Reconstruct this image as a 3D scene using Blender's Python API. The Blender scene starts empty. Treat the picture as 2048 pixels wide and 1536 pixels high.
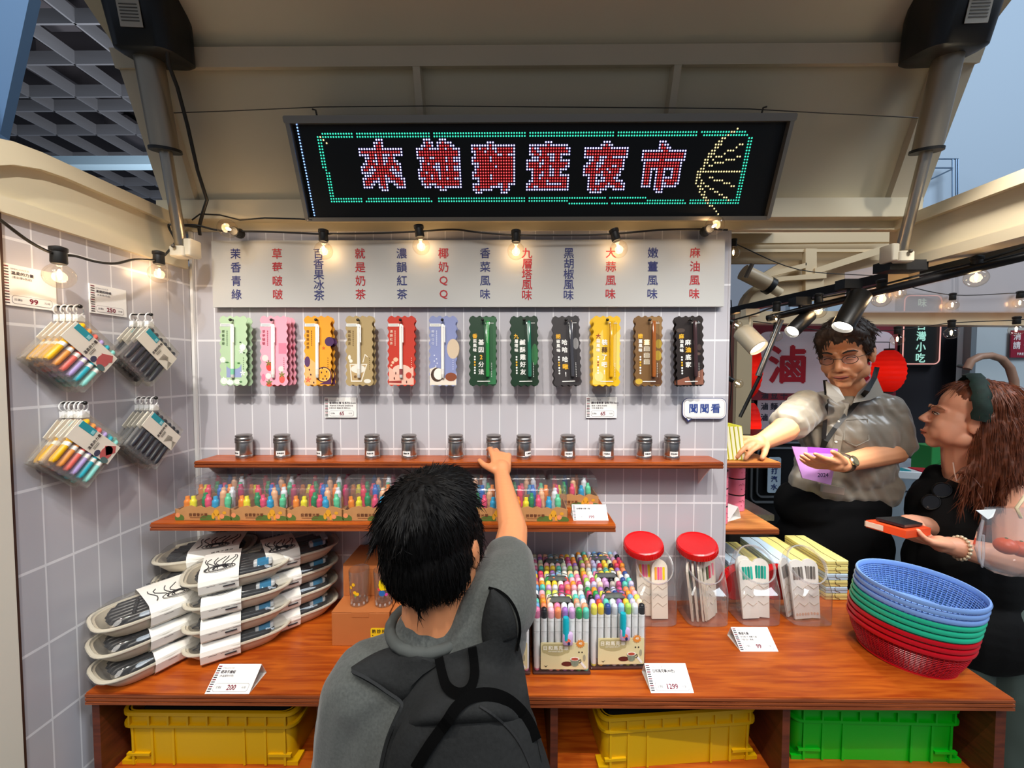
import bpy, bmesh, math, random
from mathutils import Vector, Matrix, Euler
from mathutils.bvhtree import BVHTree
random.seed(7)
PI = math.pi
S = bpy.context.scene
COL = S.collection
V = Vector
R = math.radians
# ---------------------------------------------------------------- camera, world, lights, exposure
CZ = 1.58
FPX = 770.0
cam_d = bpy.data.cameras.new('camera'); cam = bpy.data.objects.new('camera', cam_d); COL.objects.link(cam)
cam_d.sensor_fit = 'HORIZONTAL'; cam_d.sensor_width = 36.0; cam_d.lens = FPX / 2048 * 36.0
cam_d.clip_start = 0.02; cam_d.clip_end = 200
cam.location = (0, 0, CZ); cam.rotation_euler = (R(90 - 2.08), 0, R(0.446))
S.camera = cam
S.view_settings.view_transform = 'Standard'; S.view_settings.look = 'None'
S.view_settings.gamma = 1.0; S.view_settings.use_curve_mapping = False; S.view_settings.exposure = 0.0
S.cycles.max_bounces = 7; S.cycles.diffuse_bounces = 3; S.cycles.glossy_bounces = 3
S.cycles.transmission_bounces = 4; S.cycles.transparent_max_bounces = 24
S.cycles.caustics_reflective = False; S.cycles.caustics_refractive = False
S.cycles.use_denoising = True; S.cycles.sample_clamp_indirect = 4.0; S.cycles.blur_glossy = 0.5
W = bpy.data.worlds.new('world'); S.world = W; W.use_nodes = True
W.node_tree.nodes['Background'].inputs[0].default_value = (0.62, 0.74, 0.95, 1); W.node_tree.nodes['Background'].inputs[1].default_value = 0.26

def lamp(name, kind, loc, aim, power, col=(1, .96, .9), size=.05, spot=90, blend=.6):
    d = bpy.data.lights.new(name, kind); d.energy = power; d.color = col
    if kind == 'AREA': d.shape = 'DISK'; d.size = size
    else: d.shadow_soft_size = size
    if kind == 'SPOT': d.spot_size = R(spot); d.spot_blend = blend
    o = bpy.data.objects.new(name, d); COL.objects.link(o); o.location = loc
    o.rotation_euler = (V(aim) - V(loc)).to_track_quat('-Z', 'Y').to_euler()
    return o
# hall spotlights above the front of the stall (out of frame) and the high hall lamps; two added fills come last
for lx in (-.74, -.26, .22, .60):
    lamp('hall_spotlight', 'SPOT', (lx, .05, 2.52), (lx * .95, 1.1, .96), 35, size=.010, spot=60, blend=.65)
lamp('hall_spotlight', 'SPOT', (-.42, .10, 2.48), (-.97, .86, 1.42), 36, size=.012, spot=52, blend=.6)
lamp('hall_spotlight', 'SPOT', (1.05, .30, 2.5), (.98, 1.1, .9), 22, size=.03, spot=80, blend=.6)
lamp('hall_fill', 'AREA', (-3.5, 1.0, 6.5), (-2, 4, 0), 170, (.86, .93, 1), 3.0)
lamp('hall_fill', 'AREA', (5.0, -1.5, 6.5), (3.0, 3, 1), 330, (.8, .9, 1), 3.0)
lamp('hall_fill', 'AREA', (-.3, -3.0, 5.0), (0, 1, 1.2), 110, (1, .95, .88), 2.0)
lamp('hall_fill', 'SPOT', (-.9, -2.2, 4.2), (-2.0, 1.7, 2.9), 420, (.75, .86, 1), .5, 34)  # added unseen spot that brightens the pale blue wall at left
lamp('ceiling_fill', 'AREA', (-7, 9, 3.0), (-7, 14, 9.5), 800, (.93, .95, 1), 6.0)  # added upward fill, no such lamp in the hall; brightens the ceiling grid

CAMR = cam.rotation_euler.to_matrix()
def ray(px, py): return CAMR @ V(((px - 1024) / FPX, -(py - 768) / FPX, -1))
C0 = V((0, 0, CZ))
def P(px, py, D):
    r = ray(px, py); return C0 + r * (D / r.y)
def PX(px, py, x):
    r = ray(px, py); return C0 + r * (x / r.x)
def PZ(px, py, z):
    r = ray(px, py); return C0 + r * ((z - CZ) / r.z)
# ---------------------------------------------------------------- materials
def lin(h):
    h = h.lstrip('#'); c = [int(h[i:i + 2], 16) / 255 for i in (0, 2, 4)]
    return tuple((x / 12.92 if x <= .04045 else ((x + .055) / 1.055) ** 2.4) for x in c) + (1,)
MATS = {}
def nodes(name):
    m = bpy.data.materials.new(name); m.use_nodes = True; t = m.node_tree
    b = t.nodes.get('Principled BSDF')
    return m, t, b
def setb(b, **k):
    for n, v in k.items(): b.inputs[n].default_value = v
def M(h, rough=.5, metal=0, spec=.5, noise=0, ns=60, bump=0, sheen=0, sss=0):
    key = (h, rough, metal, spec, noise, ns, bump, sheen, sss)
    if key in MATS: return MATS[key]
    m, t, b = nodes('mat_%d' % len(MATS)); c = lin(h)
    setb(b, **{'Base Color': c, 'Roughness': rough, 'Metallic': metal, 'Specular IOR Level': spec})
    if sheen: setb(b, **{'Sheen Weight': sheen})
    if sss: setb(b, **{'Subsurface Weight': sss, 'Subsurface Radius': (.012, .005, .003), 'Subsurface Scale': 1.0})
    if noise or bump:
        tc = t.nodes.new('ShaderNodeTexCoord'); n = t.nodes.new('ShaderNodeTexNoise')
        n.inputs['Scale'].default_value = ns; n.inputs['Detail'].default_value = 4
        t.links.new(tc.outputs['Object'], n.inputs['Vector'])
        if noise:
            mx = t.nodes.new('ShaderNodeMixRGB'); mx.blend_type = 'MULTIPLY'; mx.inputs[0].default_value = 1
            rp = t.nodes.new('ShaderNodeValToRGB'); rp.color_ramp.elements[0].position = .3; rp.color_ramp.elements[1].position = .7
            lo = 1 - noise; rp.color_ramp.elements[0].color = (lo, lo, lo, 1); rp.color_ramp.elements[1].color = (1, 1, 1, 1)
            t.links.new(n.outputs['Fac'], rp.inputs[0]); mx.inputs[1].default_value = c
            t.links.new(rp.outputs[0], mx.inputs[2]); t.links.new(mx.outputs[0], b.inputs['Base Color'])
        if bump:
            bp = t.nodes.new('ShaderNodeBump'); bp.inputs['Strength'].default_value = bump; bp.inputs['Distance'].default_value = .004
            t.links.new(n.outputs['Fac'], bp.inputs['Height']); t.links.new(bp.outputs[0], b.inputs['Normal'])
    MATS[key] = m; return m
def EM(h, s):
    key = ('em', h, s)
    if key in MATS: return MATS[key]
    m, t, b = nodes('glow_%d' % len(MATS)); setb(b, **{'Base Color': (0, 0, 0, 1), 'Emission Color': lin(h), 'Emission Strength': s})
    MATS[key] = m; return m
def CLEAR(h='#ffffff', refl=.9, haze=0.0, rough=.05):
    "thin clear plastic or glass: see-through with Fresnel reflections and a little haze"
    key = ('cl', h, refl, haze, rough)
    if key in MATS: return MATS[key]
    m, t, b = nodes('clear_%d' % len(MATS)); t.nodes.remove(b); out = t.nodes['Material Output']
    tr = t.nodes.new('ShaderNodeBsdfTransparent'); tr.inputs[0].default_value = lin(h)
    gl = t.nodes.new('ShaderNodeBsdfGlossy'); gl.inputs['Roughness'].default_value = rough
    fr = t.nodes.new('ShaderNodeLayerWeight'); fr.inputs[0].default_value = .5
    pw = t.nodes.new('ShaderNodeMath'); pw.operation = 'POWER'; pw.inputs[1].default_value = 4.0
    t.links.new(fr.outputs['Facing'], pw.inputs[0])
    mu = t.nodes.new('ShaderNodeMath'); mu.operation = 'MULTIPLY_ADD'; mu.inputs[1].default_value = refl * .55; mu.inputs[2].default_value = .045 * refl
    t.links.new(pw.outputs[0], mu.inputs[0]); mx = t.nodes.new('ShaderNodeMixShader')
    t.links.new(mu.outputs[0], mx.inputs[0]); t.links.new(tr.outputs[0], mx.inputs[1]); t.links.new(gl.outputs[0], mx.inputs[2])
    last = mx
    if haze:
        df = t.nodes.new('ShaderNodeBsdfDiffuse'); df.inputs[0].default_value = (.9, .9, .92, 1)
        m2 = t.nodes.new('ShaderNodeMixShader'); m2.inputs[0].default_value = haze
        t.links.new(mx.outputs[0], m2.inputs[1]); t.links.new(df.outputs[0], m2.inputs[2]); last = m2
    t.links.new(last.outputs[0], out.inputs[0]); MATS[key] = m; return m
def TILE(axis):
    m, t, b = nodes('glossy_tiles_' + axis); L = t.links
    tc = t.nodes.new('ShaderNodeNewGeometry'); sp = t.nodes.new('ShaderNodeSeparateXYZ'); L.new(tc.outputs['Position'], sp.inputs[0])
    def mm(op, a, c):
        n = t.nodes.new('ShaderNodeMath'); n.operation = op
        for i, v in ((0, a), (1, c)):
            if hasattr(v, 'links'): L.new(v, n.inputs[i])
            else: n.inputs[i].default_value = v
        return n.outputs[0]
    def line(src, off, step, half):
        f = mm('FRACT', mm('DIVIDE', mm('ADD', src, off), step), 0)
        d = mm('SUBTRACT', .5, mm('ABSOLUTE', mm('SUBTRACT', f, .5), 0))
        return mm('LESS_THAN', d, half / step)
    a = line(sp.outputs['X'], 10 * .0523 + .83, .0523, .0014) if axis == 'x' else line(sp.outputs['Y'], 10 * .0492 - .755, .0492, .0014)
    c = line(sp.outputs['Z'], 16 - (CZ + .0866), .16, .0028)
    g = mm('MAXIMUM', a, c)
    nz = t.nodes.new('ShaderNodeTexNoise'); nz.inputs['Scale'].default_value = 9; L.new(tc.outputs['Position'], nz.inputs['Vector'])
    mx = t.nodes.new('ShaderNodeMixRGB'); mx.inputs[1].default_value = lin('#bfbcc1'); mx.inputs[2].default_value = lin('#e9e7e9')
    L.new(g, mx.inputs[0]); L.new(mx.outputs[0], b.inputs['Base Color'])
    setb(b, **{'Roughness': .28, 'Specular IOR Level': .45})
    bp = t.nodes.new('ShaderNodeBump'); bp.inputs['Strength'].default_value = .12; bp.inputs['Distance'].default_value = .01
    L.new(nz.outputs['Fac'], bp.inputs['Height']); L.new(bp.outputs[0], b.inputs['Normal'])
    return m
def WOOD(c1, c2, rough=.35, sc=(2.2, 26, 26)):
    key = ('wood', c1, c2, rough, sc)
    if key in MATS: return MATS[key]
    m, t, b = nodes('wood_%d' % len(MATS)); L = t.links
    tc = t.nodes.new('ShaderNodeTexCoord'); mp = t.nodes.new('ShaderNodeMapping'); mp.inputs['Scale'].default_value = sc
    n = t.nodes.new('ShaderNodeTexNoise'); n.inputs['Scale'].default_value = 4.2; n.inputs['Detail'].default_value = 8; n.inputs['Distortion'].default_value = .6
    L.new(tc.outputs['Object'], mp.inputs[0]); L.new(mp.outputs[0], n.inputs['Vector'])
    rp = t.nodes.new('ShaderNodeValToRGB'); rp.color_ramp.elements[0].position = .32; rp.color_ramp.elements[1].position = .68
    rp.color_ramp.elements[0].color = lin(c1); rp.color_ramp.elements[1].color = lin(c2)
    L.new(n.outputs['Fac'], rp.inputs[0]); L.new(rp.outputs[0], b.inputs['Base Color']); setb(b, Roughness=rough)
    MATS[key] = m; return m
# ---------------------------------------------------------------- mesh builder
TXT = {}
def text_mesh(s, bold):
    k = (s, bold)
    if k not in TXT:
        cu = bpy.data.curves.new('t', 'FONT'); cu.body = s; cu.size = 1; cu.offset = bold; cu.resolution_u = 2
        cu.align_x = 'CENTER'; cu.align_y = 'CENTER'
        o = bpy.data.objects.new('t', cu); me = o.to_mesh()
        vs = [tuple(v.co) for v in me.vertices]; fs = [tuple(p.vertices) for p in me.polygons]
        if vs:
            ys = [v[1] for v in vs]; xs = [v[0] for v in vs]; cy = .05 if not s.isascii() else (min(ys) + max(ys)) / 2; cx = (min(xs) + max(xs)) / 2
            vs = [(v[0] - cx, v[1] - cy, 0) for v in vs]
        o.to_mesh_clear(); bpy.data.objects.remove(o); bpy.data.curves.remove(cu)
        TXT[k] = (vs, fs)
    return TXT[k]
I4 = Matrix.Identity(4)
class MB:
    def __init__(s, m=None): s.v = []; s.f = []; s.mi = []; s.m = m or I4; s.cur = 0
    def mat(s, i): s.cur = i; return s
    def add(s, vs, fs, m=None):
        b = len(s.v); T = s.m @ m if m else s.m
        s.v += [T @ V(v) for v in vs]; s.f += [tuple(b + i for i in f) for f in fs]; s.mi += [s.cur] * len(fs); return s
    def box(s, c, d, m=None, bev=0):
        x, y, z = c; a, b, e = d[0] / 2, d[1] / 2, d[2] / 2
        if bev:
            o = rrect(d[0], d[1], bev, 3); n = len(o); k = min(bev * .5, e * .9)
            lv = [(-e, 1 - k / max(a, b)), (-e + k, 1), (e - k, 1), (e, 1 - k / max(a, b))]
            vs = [(x + p[0] * q, y + p[1] * q, z + h) for h, q in lv for p in o]
            fs = [(i + j * n, (i + 1) % n + j * n, (i + 1) % n + (j + 1) * n, i + (j + 1) * n) for j in range(3) for i in range(n)]
            fs += [tuple(reversed(range(n))), tuple(3 * n + i for i in range(n))]
            return s.add(vs, fs, m)
        vs = [(x + i * a, y + j * b, z + k * e) for i in (-1, 1) for j in (-1, 1) for k in (-1, 1)]
        return s.add(vs, [(0, 1, 3, 2), (4, 6, 7, 5), (0, 4, 5, 1), (2, 3, 7, 6), (0, 2, 6, 4), (1, 5, 7, 3)], m)
    def tube(s, pts, r, n=8, m=None, cap=True):
        pts = [V(p) for p in pts]; rs = r if isinstance(r, (list, tuple)) else [r] * len(pts); vs = []; fs = []
        up = None
        for i, p in enumerate(pts):
            t = (pts[min(i + 1, len(pts) - 1)] - pts[max(i - 1, 0)]).normalized()
            if up is None: up = t.orthogonal().normalized()
            up = (up - t * up.dot(t))
            up = up.normalized() if up.length > 1e-6 else t.orthogonal().normalized()
            w = t.cross(up)
            vs += [p + (up * math.cos(2 * PI * k / n) + w * math.sin(2 * PI * k / n)) * rs[i] for k in range(n)]
        for i in range(len(pts) - 1):
            fs += [(i * n + k, i * n + (k + 1) % n, (i + 1) * n + (k + 1) % n, (i + 1) * n + k) for k in range(n)]
        if cap: fs += [tuple(reversed(range(n))), tuple((len(pts) - 1) * n + k for k in range(n))]
        return s.add(vs, fs, m)
    def lathe(s, prof, n=24, m=None, sx=1, sy=1, c=(0, 0, 0), cap0=True, cap1=True):
        vs = [(c[0] + r * sx * math.cos(2 * PI * k / n), c[1] + r * sy * math.sin(2 * PI * k / n), c[2] + z) for r, z in prof for k in range(n)]
        L = len(prof)
        fs = [(i * n + k, i * n + (k + 1) % n, (i + 1) * n + (k + 1) % n, (i + 1) * n + k) for i in range(L - 1) for k in range(n)]
        if cap0: fs.append(tuple(reversed(range(n))))
        if cap1: fs.append(tuple((L - 1) * n + k for k in range(n)))
        return s.add(vs, fs, m)
    def loft(s, loops, m=None, cap0=True, cap1=True, closed=True):
        n = len(loops[0]); L = len(loops); vs = [p for l in loops for p in l]
        q = n if closed else n - 1
        fs = [(i * n + k, i * n + (k + 1) % n, (i + 1) * n + (k + 1) % n, (i + 1) * n + k) for i in range(L - 1) for k in range(q)]
        if cap0: fs.append(tuple(reversed(range(n))))
        if cap1: fs.append(tuple((L - 1) * n + k for k in range(n)))
        return s.add(vs, fs, m)
    def prism(s, o, t, m=None):
        "2-D outline (x, y) extruded from z=0 to z=t"
        if abs(t) < 1e-9: return s.add([(p[0], p[1], 0) for p in o], [tuple(range(len(o)))], m)
        n = len(o); vs = [(p[0], p[1], 0) for p in o] + [(p[0], p[1], t) for p in o]
        return s.add(vs, [tuple(reversed(range(n))), tuple(range(n, 2 * n))] + [(i, (i + 1) % n, n + (i + 1) % n, n + i) for i in range(n)], m)
    def slab(s, pts, d):
        "world polygon pushed along d"
        n = len(pts); d = V(d); vs = [V(p) for p in pts] + [V(p) + d for p in pts]
        return s.add(vs, [tuple(reversed(range(n))), tuple(range(n, 2 * n))] + [(i, (i + 1) % n, n + (i + 1) % n, n + i) for i in range(n)])
    def ell(s, c, r, n=16, k=10, m=None):
        if not isinstance(r, (list, tuple)): r = (r, r, r)
        prof = [(max(math.sin(PI * i / k), 1e-4), -math.cos(PI * i / k)) for i in range(k + 1)]
        T = Matrix.Translation(c) @ Matrix.Diagonal((*r, 1))
        return s.lathe(prof, n, (m @ T) if m else T)
    def text(s, st, size, m, bold=0.0, sx=1.0):
        vs, fs = text_mesh(st, 0)
        for k, (dx, dy) in enumerate(((-bold, 0), (bold, 0), (0, bold), (0, -bold)) if bold else ((0, 0),)):
            s.add([((v[0] + dx) * size * sx, (v[1] + dy) * size, k * 7e-5) for v in vs], fs, m)
        return s
    def obj(s, name, mats, parent=None, smooth=0, bevel=0):
        me = bpy.data.meshes.new(name); me.from_pydata([tuple(v) for v in s.v], [], s.f)
        if not isinstance(mats, (list, tuple)): mats = [mats]
        for m in mats: me.materials.append(m)
        me.polygons.foreach_set('material_index', s.mi)
        me.validate(); me.update()
        if smooth:
            me.polygons.foreach_set('use_smooth', [True] * len(me.polygons))
            try: me.set_sharp_from_angle(angle=R(smooth))
            except Exception: pass
        o = bpy.data.objects.new(name, me); COL.objects.link(o)
        if parent: o.parent = parent
        if bevel:
            b = o.modifiers.new('bevel', 'BEVEL'); b.width = bevel; b.segments = 2; b.limit_method = 'ANGLE'
        return o
def rrect(w, h, r, k=4):
    o = []
    for cx, cy, a in ((w / 2 - r, h / 2 - r, 0), (-w / 2 + r, h / 2 - r, 90), (-w / 2 + r, -h / 2 + r, 180), (w / 2 - r, -h / 2 + r, 270)):
        o += [(cx + r * math.cos(R(a + 90 * i / k)), cy + r * math.sin(R(a + 90 * i / k))) for i in range(k + 1)]
    return o
def circ(cx, cy, rx, ry=None, n=14, a0=0, a1=360):
    ry = ry or rx
    q = n if a1 - a0 >= 360 else n + 1
    return [(cx + rx * math.cos(R(a0 + (a1 - a0) * i / n)), cy + ry * math.sin(R(a0 + (a1 - a0) * i / n))) for i in range(q)]
def tag(o, label, cat, group=None):
    o['label'] = label; o['category'] = cat
    if group: o['group'] = group
    return o
def thing(name, label, cat, loc=(0, 0, 0), rz=0, group=None, rot=None):
    o = bpy.data.objects.new(name, None); COL.objects.link(o); o.location = loc
    o.rotation_euler = rot if rot else (0, 0, rz); o.empty_display_size = .02
    return tag(o, label, cat, group)
def struct(o): o['kind'] = 'structure'; return o
def dup(root, loc=None, rz=None, label=None, group=None, rot=None):
    "copy a thing with copies of its parts and their sub-parts (mesh data is shared)"
    r = root.copy(); COL.objects.link(r)
    if loc is not None: r.location = loc
    if rz is not None: r.rotation_euler = (0, 0, rz)
    if rot is not None: r.rotation_euler = rot
    if label: r['label'] = label
    if group: r['group'] = group
    for c0 in [o for o in COL.objects if o.parent == root]:
        c = c0.copy(); COL.objects.link(c); c.parent = r
        for g0 in [o for o in COL.objects if o.parent == c0]:
            g = g0.copy(); COL.objects.link(g); g.parent = c
    return r
def frame(o, x, y, z):
    "matrix with origin o and axes x, y, z"
    return Matrix(((x[0], y[0], z[0], o[0]), (x[1], y[1], z[1], o[1]), (x[2], y[2], z[2], o[2]), (0, 0, 0, 1)))
FACE = Matrix(((1, 0, 0, 0), (0, 0, -1, 0), (0, 1, 0, 0), (0, 0, 0, 1)))   # plan x,y -> world x,z, thickness towards the camera
def T(x, y=None, z=None): return Matrix.Translation(x if y is None else (x, y, z))
def RZ(a): return Matrix.Rotation(a, 4, 'Z')
def RX(a): return Matrix.Rotation(a, 4, 'X')
def RY(a): return Matrix.Rotation(a, 4, 'Y')
def blob(name, prims, mat, parent=None, vox=.006, smooth=6, ico=2, disp=None, keep=None):
    "one continuous surface grown from tapered capsules and ellipsoids (voxel union, then smoothed)"
    b = MB()
    for p in prims:
        if p[0] == 'c':
            a, c, r0, r1 = V(p[1]), V(p[2]), p[3], p[4]
            q = 12; k = 5; t = (c - a).normalized(); pts = []; rs = []
            for i in range(k): an = PI / 2 * (1 - i / k); pts.append(a - t * r0 * math.sin(an)); rs.append(max(r0 * math.cos(an), r0 * .06))
            pts.append(a); rs.append(r0); pts.append(c); rs.append(r1)
            for i in range(1, k + 1): an = PI / 2 * i / k; pts.append(c + t * r1 * math.sin(an)); rs.append(max(r1 * math.cos(an), r1 * .06))
            b.tube(pts, rs, q)
        elif p[0] == 'e':
            b.ell((0, 0, 0), p[2], 20, 14, T(V(p[1])) @ (p[3] if len(p) > 3 else I4))
        elif p[0] == 'm':
            b.add(p[1], p[2])
    o = b.obj(name, mat, parent)
    md = o.modifiers.new('r', 'REMESH'); md.mode = 'VOXEL'; md.voxel_size = vox; md.use_smooth_shade = True
    if smooth: sm = o.modifiers.new('s', 'SMOOTH'); sm.factor = .5; sm.iterations = smooth
    dg = bpy.context.evaluated_depsgraph_get(); me = bpy.data.meshes.new_from_object(o.evaluated_get(dg))
    o.modifiers.clear(); old = o.data; o.data = me; bpy.data.meshes.remove(old)
    me.polygons.foreach_set('use_smooth', [True] * len(me.polygons))
    if not me.materials: me.materials.append(mat)
    if keep or disp:
        bm = bmesh.new(); bm.from_mesh(me)
        if disp:
            bm.normal_update()
            for v in bm.verts: v.co += disp(v.co, v.normal)
        if keep:
            bmesh.ops.delete(bm, geom=[v for v in bm.verts if not keep(v.co)], context='VERTS')
        bm.to_mesh(me); bm.free()
    return o
# ---------------------------------------------------------------- the setting
XW, YW, XR = -.946, 1.13, .624            # left wall, back wall, right end of the tiled partition
CT = CZ - .688                             # counter top
cream = M('#d9ccae', .35, noise=.06, ns=3); cream2 = M('#cfc2a9', .4, noise=.06, ns=4); white = M('#f4f2ee', .5); paper = M('#f6f4ef', .6)
black = M('#0b0b0c', .5); blackg = M('#0d0d0e', .25); steel = M('#b9b4aa', .28, 1.0); dark = M('#050505', .8)
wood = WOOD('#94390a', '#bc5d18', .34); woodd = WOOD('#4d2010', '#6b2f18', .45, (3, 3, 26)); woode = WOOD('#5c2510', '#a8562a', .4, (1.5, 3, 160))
navy = M('#2c3270', .6); red = M('#b41624', .6); ink = M('#2a2a2c', .6); grey = M('#8a8a8c', .6)
b = MB(); b.box(((XW + XR) / 2, YW + .01, CZ - .36), (XR - XW, .02, 1.58)); b.slab([(XR - .006, YW - .001, CZ + .40), (XR, YW - .001, CZ + .40), (XR, YW - .001, CT), (XR - .006, YW - .001, CT)], (0, .002, 0))
struct(b.obj('wall_back', TILE('x')))
b = MB(); b.box((XW - .01, (YW + .709) / 2 + .01, CZ - .63), (.02, YW - .709 + .02, 1.86)); struct(b.obj('wall_left', TILE('y')))
b = MB(); b.box((XW - .008, .702, CZ - .63), (.026, .013, 1.86)); struct(b.obj('trim_1', M('#4a2c20', .6)))
b = MB(); b.box((XW + .004, .5915, CZ - .63), (.03, .205, 1.86)); struct(b.obj('trim_2', M('#ddd6c6', .5)))
b = MB(); b.box((XW + .005, YW - .005, CZ - .3), (.008, .008, 1.4)); struct(b.obj('trim_3', white))
b = MB(); b.box((0, 6, -.01), (30, 40, .02)); struct(b.obj('floor', M('#6d6a66', .5, noise=.1, ns=2)))
# hall ceiling: open grid of deep grey beams under a dark soffit
H = 8.0; gb = MB(); Zc = CZ + H
for k, dh in enumerate((.86, 1.0, 1.141, 1.288, 1.437, 1.513, 1.663, 1.87, 2.11, 2.26, 2.45, 2.7, 3.0)): gb.box((-15, dh * H, Zc + .17), (32, .05, .34))
for i in range(24): gb.box((-29.22 + i * 1.36, 14.5, Zc + .17), (.05, 19, .34))
gb.mat(1).box((-12, 14, Zc + 1.6), (50, 40, .05)); gb.mat(0)
for i in range(16): gb.mat(2).box((-24 + i * 1.7 + (i % 3) * .5, 9 + (i * 5) % 7 * 1.6, Zc + 1.0), (.8, 2.4, .5))
struct(gb.obj('ceiling', [M('#84858a', .7), M('#2c282c', .9), M('#5a565a', .6)]))
a = P(110, 312, 10.2); c = P(350, 312, 10.2); e = P(110, 329, 10.2)
b = MB(); b.slab([(-13, a.y, a.z), (-4, a.y, a.z), (-4, a.y, e.z), (-13, a.y, e.z)], (0, .3, 0)); struct(b.obj('trim_hall_beam', M('#8fa9b8', .5)))
# pale blue booth walls beyond the stall
q = [P(-60, -20, 1.6), P(62, -20, 1.6), P(0, 268, 1.9), P(-60, 500, 2.0)]
b = MB(); b.slab(q, (-.02, .05, 0)); struct(b.obj('wall_hall_left', M('#8fb4dc', .6)))
b = MB(); b.slab([(2.4, 3.4, 0), (7.5, 3.4, 0), (7.5, 3.4, 5.2), (2.4, 3.4, 5.2)], (0, .06, 0)); struct(b.obj('wall_hall_right', M('#a6bacd', .7)))
fr = MB(); Df = 3.3
for p0, p1 in (((1905, 318), (1905, 1106)), ((1912, 318), (1912, 1106)), ((1916, 318), (1916, 1106)), ((1850, 336), (1905, 336)), ((1850, 318), (1916, 318)), ((1850, 364), (1905, 338))):
    fr.tube([P(*p0, Df), P(*p1, Df)], .006, 6)
fr = fr.obj('booth_frame', M('#6f87a0', .4, .6)); fr.location = (0, 0, 0); tag(fr, 'thin steel frame of a booth against the pale blue wall at upper right', 'frame')
# ---------------------------------------------------------------- the cart's raised hatch
lid = thing('cart_hatch', 'raised cream hatch lid of the food cart, holding the lit sign', 'hatch', (.07, 1.13, CZ + .44))
def LID(pts, name, mats, d=None, smooth=0):
    m = MB(Matrix.Translation(-V(lid.location)))
    pts(m); return m.obj(name, mats, lid, smooth=smooth)
XL, XRR = -1.0, 1.142
prof = [(1.13, .44), (1.085, .555), (1.04, .672), (.995, .785), (.975, .815), (.92, .855), (.86, .90), (.7, .94), (.5, .96), (.28, .96)]
def shell(m):
    n = len(prof); vs = []; fs = []
    for x in (XL, XRR):
        for y, z in prof: vs.append((x, y, CZ + z))
    for x in (XL, XRR):
        for i, (y, z) in enumerate(prof): vs.append((x, y + .03, CZ + z + .02))
    for i in range(n - 1):
        fs += [(i, i + 1, n + i + 1, n + i), (2 * n + i, 3 * n + i, 3 * n + i + 1, 2 * n + i + 1), (i, 2 * n + i, 2 * n + i + 1, i + 1), (n + i, n + i + 1, 3 * n + i + 1, 3 * n + i)]
    m.add(vs, fs)
LID(shell, 'panel', cream, smooth=50)
def strip(m, x0, x1, i0=0, i1=3, t=.014):
    lo = []
    for y, z in prof[i0:i1 + 1]: lo.append([(x0, y + .002, CZ + z), (x0 + .004, y - t, CZ + z - t * .36), (x1 - .004, y - t, CZ + z - t * .36), (x1, y + .002, CZ + z)])
    m.loft(lo)
def frm(m):
    strip(m, XL + .0, XL + .10); strip(m, XRR - .10, XRR)
    for p, q in ((prof[0], .05), ): pass
    y, z = prof[0]; m.slab([(XL, y - .016, CZ + z - .004), (XRR, y - .016, CZ + z - .004), (XRR, y - .028, CZ + z + .035), (XL, y - .028, CZ + z + .035)], (0, .018, .006))
    y, z = prof[3]; m.slab([(XL, y - .012, CZ + z - .03), (XRR, y - .012, CZ + z - .03), (XRR, y - .026, CZ + z + .008), (XL, y - .026, CZ + z + .008)], (0, .018, .006))
LID(frm, 'frame', cream2)
for px in (842, 1338):
    x = (px - 1030) / 770 * 1.01
    LID(lambda m: strip(m, x - .013, x + .013, 0, 3, .02), 'rib', cream2)
LID(lambda m: m.tube([P(345, 226, 1.005), P(460, 222, 1.005), P(640, 214, 1.0), P(860, 212, 1.0), P(1100, 214, 1.0), P(1350, 216, 1.0), P(1500, 218, 1.0), P(1640, 226, 1.0), P(1840, 236, 1.0)], .0012, 5), 'thin_wire', M('#3a3530', .5))
# beam along the top of the partition
b = MB(); b.box((.06, YW - .012, CZ + .452), (2.14, .05, .052)); b.box((.06, YW + .006, CZ + .417), (2.14, .02, .03)); struct(b.obj('trim_4', cream))
# left rail of the cart: a moulded cream band with a shallow recess, rounded at the near end
def rail(x0, sgn, name, near, far):
    m = MB(); zl, zu = CZ + .288, CZ + .43
    o = [(near, zl)] + [(far, zl), (far, zu)] + [(near + .17, zu)] + [(near + .17 - .17 * math.sin(R(a)), zu - .13 + .13 * math.cos(R(a))) for a in (15, 30, 45, 60, 75, 90)]
    def lift(t, sx): return [(x0 + sx, p[0], p[1]) for p in t]
    m.slab(lift(o, 0), (-sgn * .05, 0, 0))
    m.slab([(x0, near, zl), (x0, far, zl), (x0, far, zl + .03), (x0, near, zl + .03)], (sgn * .014, 0, 0))
    up = [(near + .21, zu - .03), (far, zu - .03), (far, zu), (near + .17, zu)]
    m.slab(lift(up, 0), (sgn * .014, 0, 0))
    arc = []
    for a in range(0, 91, 15): arc.append((near + .17 - .17 * math.sin(R(a)), zu - .13 + .13 * math.cos(R(a))))
    inn = [(near + .21 - .17 * math.sin(R(a)), zu - .16 + .13 * math.cos(R(a))) for a in range(90, -1, -15)]
    for i in range(6):
        j = 6 - i
        m.slab(lift([arc[i], arc[i + 1], inn[j - 1], inn[j]], 0), (sgn * .014, 0, 0))
    return struct(m.obj(name, cream))
rail(XW - .002, 1, 'trim_left', .60, 1.105)
m = MB(); xr = 1.10
m.slab([(xr, .55, CZ + .286), (xr, 1.13, CZ + .286), (xr, 1.13, CZ + .43), (xr, .55, CZ + .43)], (.05, 0, 0))
for z0, z1 in ((.286, .312), (.40, .43)): m.slab([(xr, .55, CZ + z0), (xr, 1.13, CZ + z0), (xr, 1.13, CZ + z1), (xr, .55, CZ + z1)], (-.014, 0, 0))
struct(m.obj('trim_right', cream))
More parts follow.
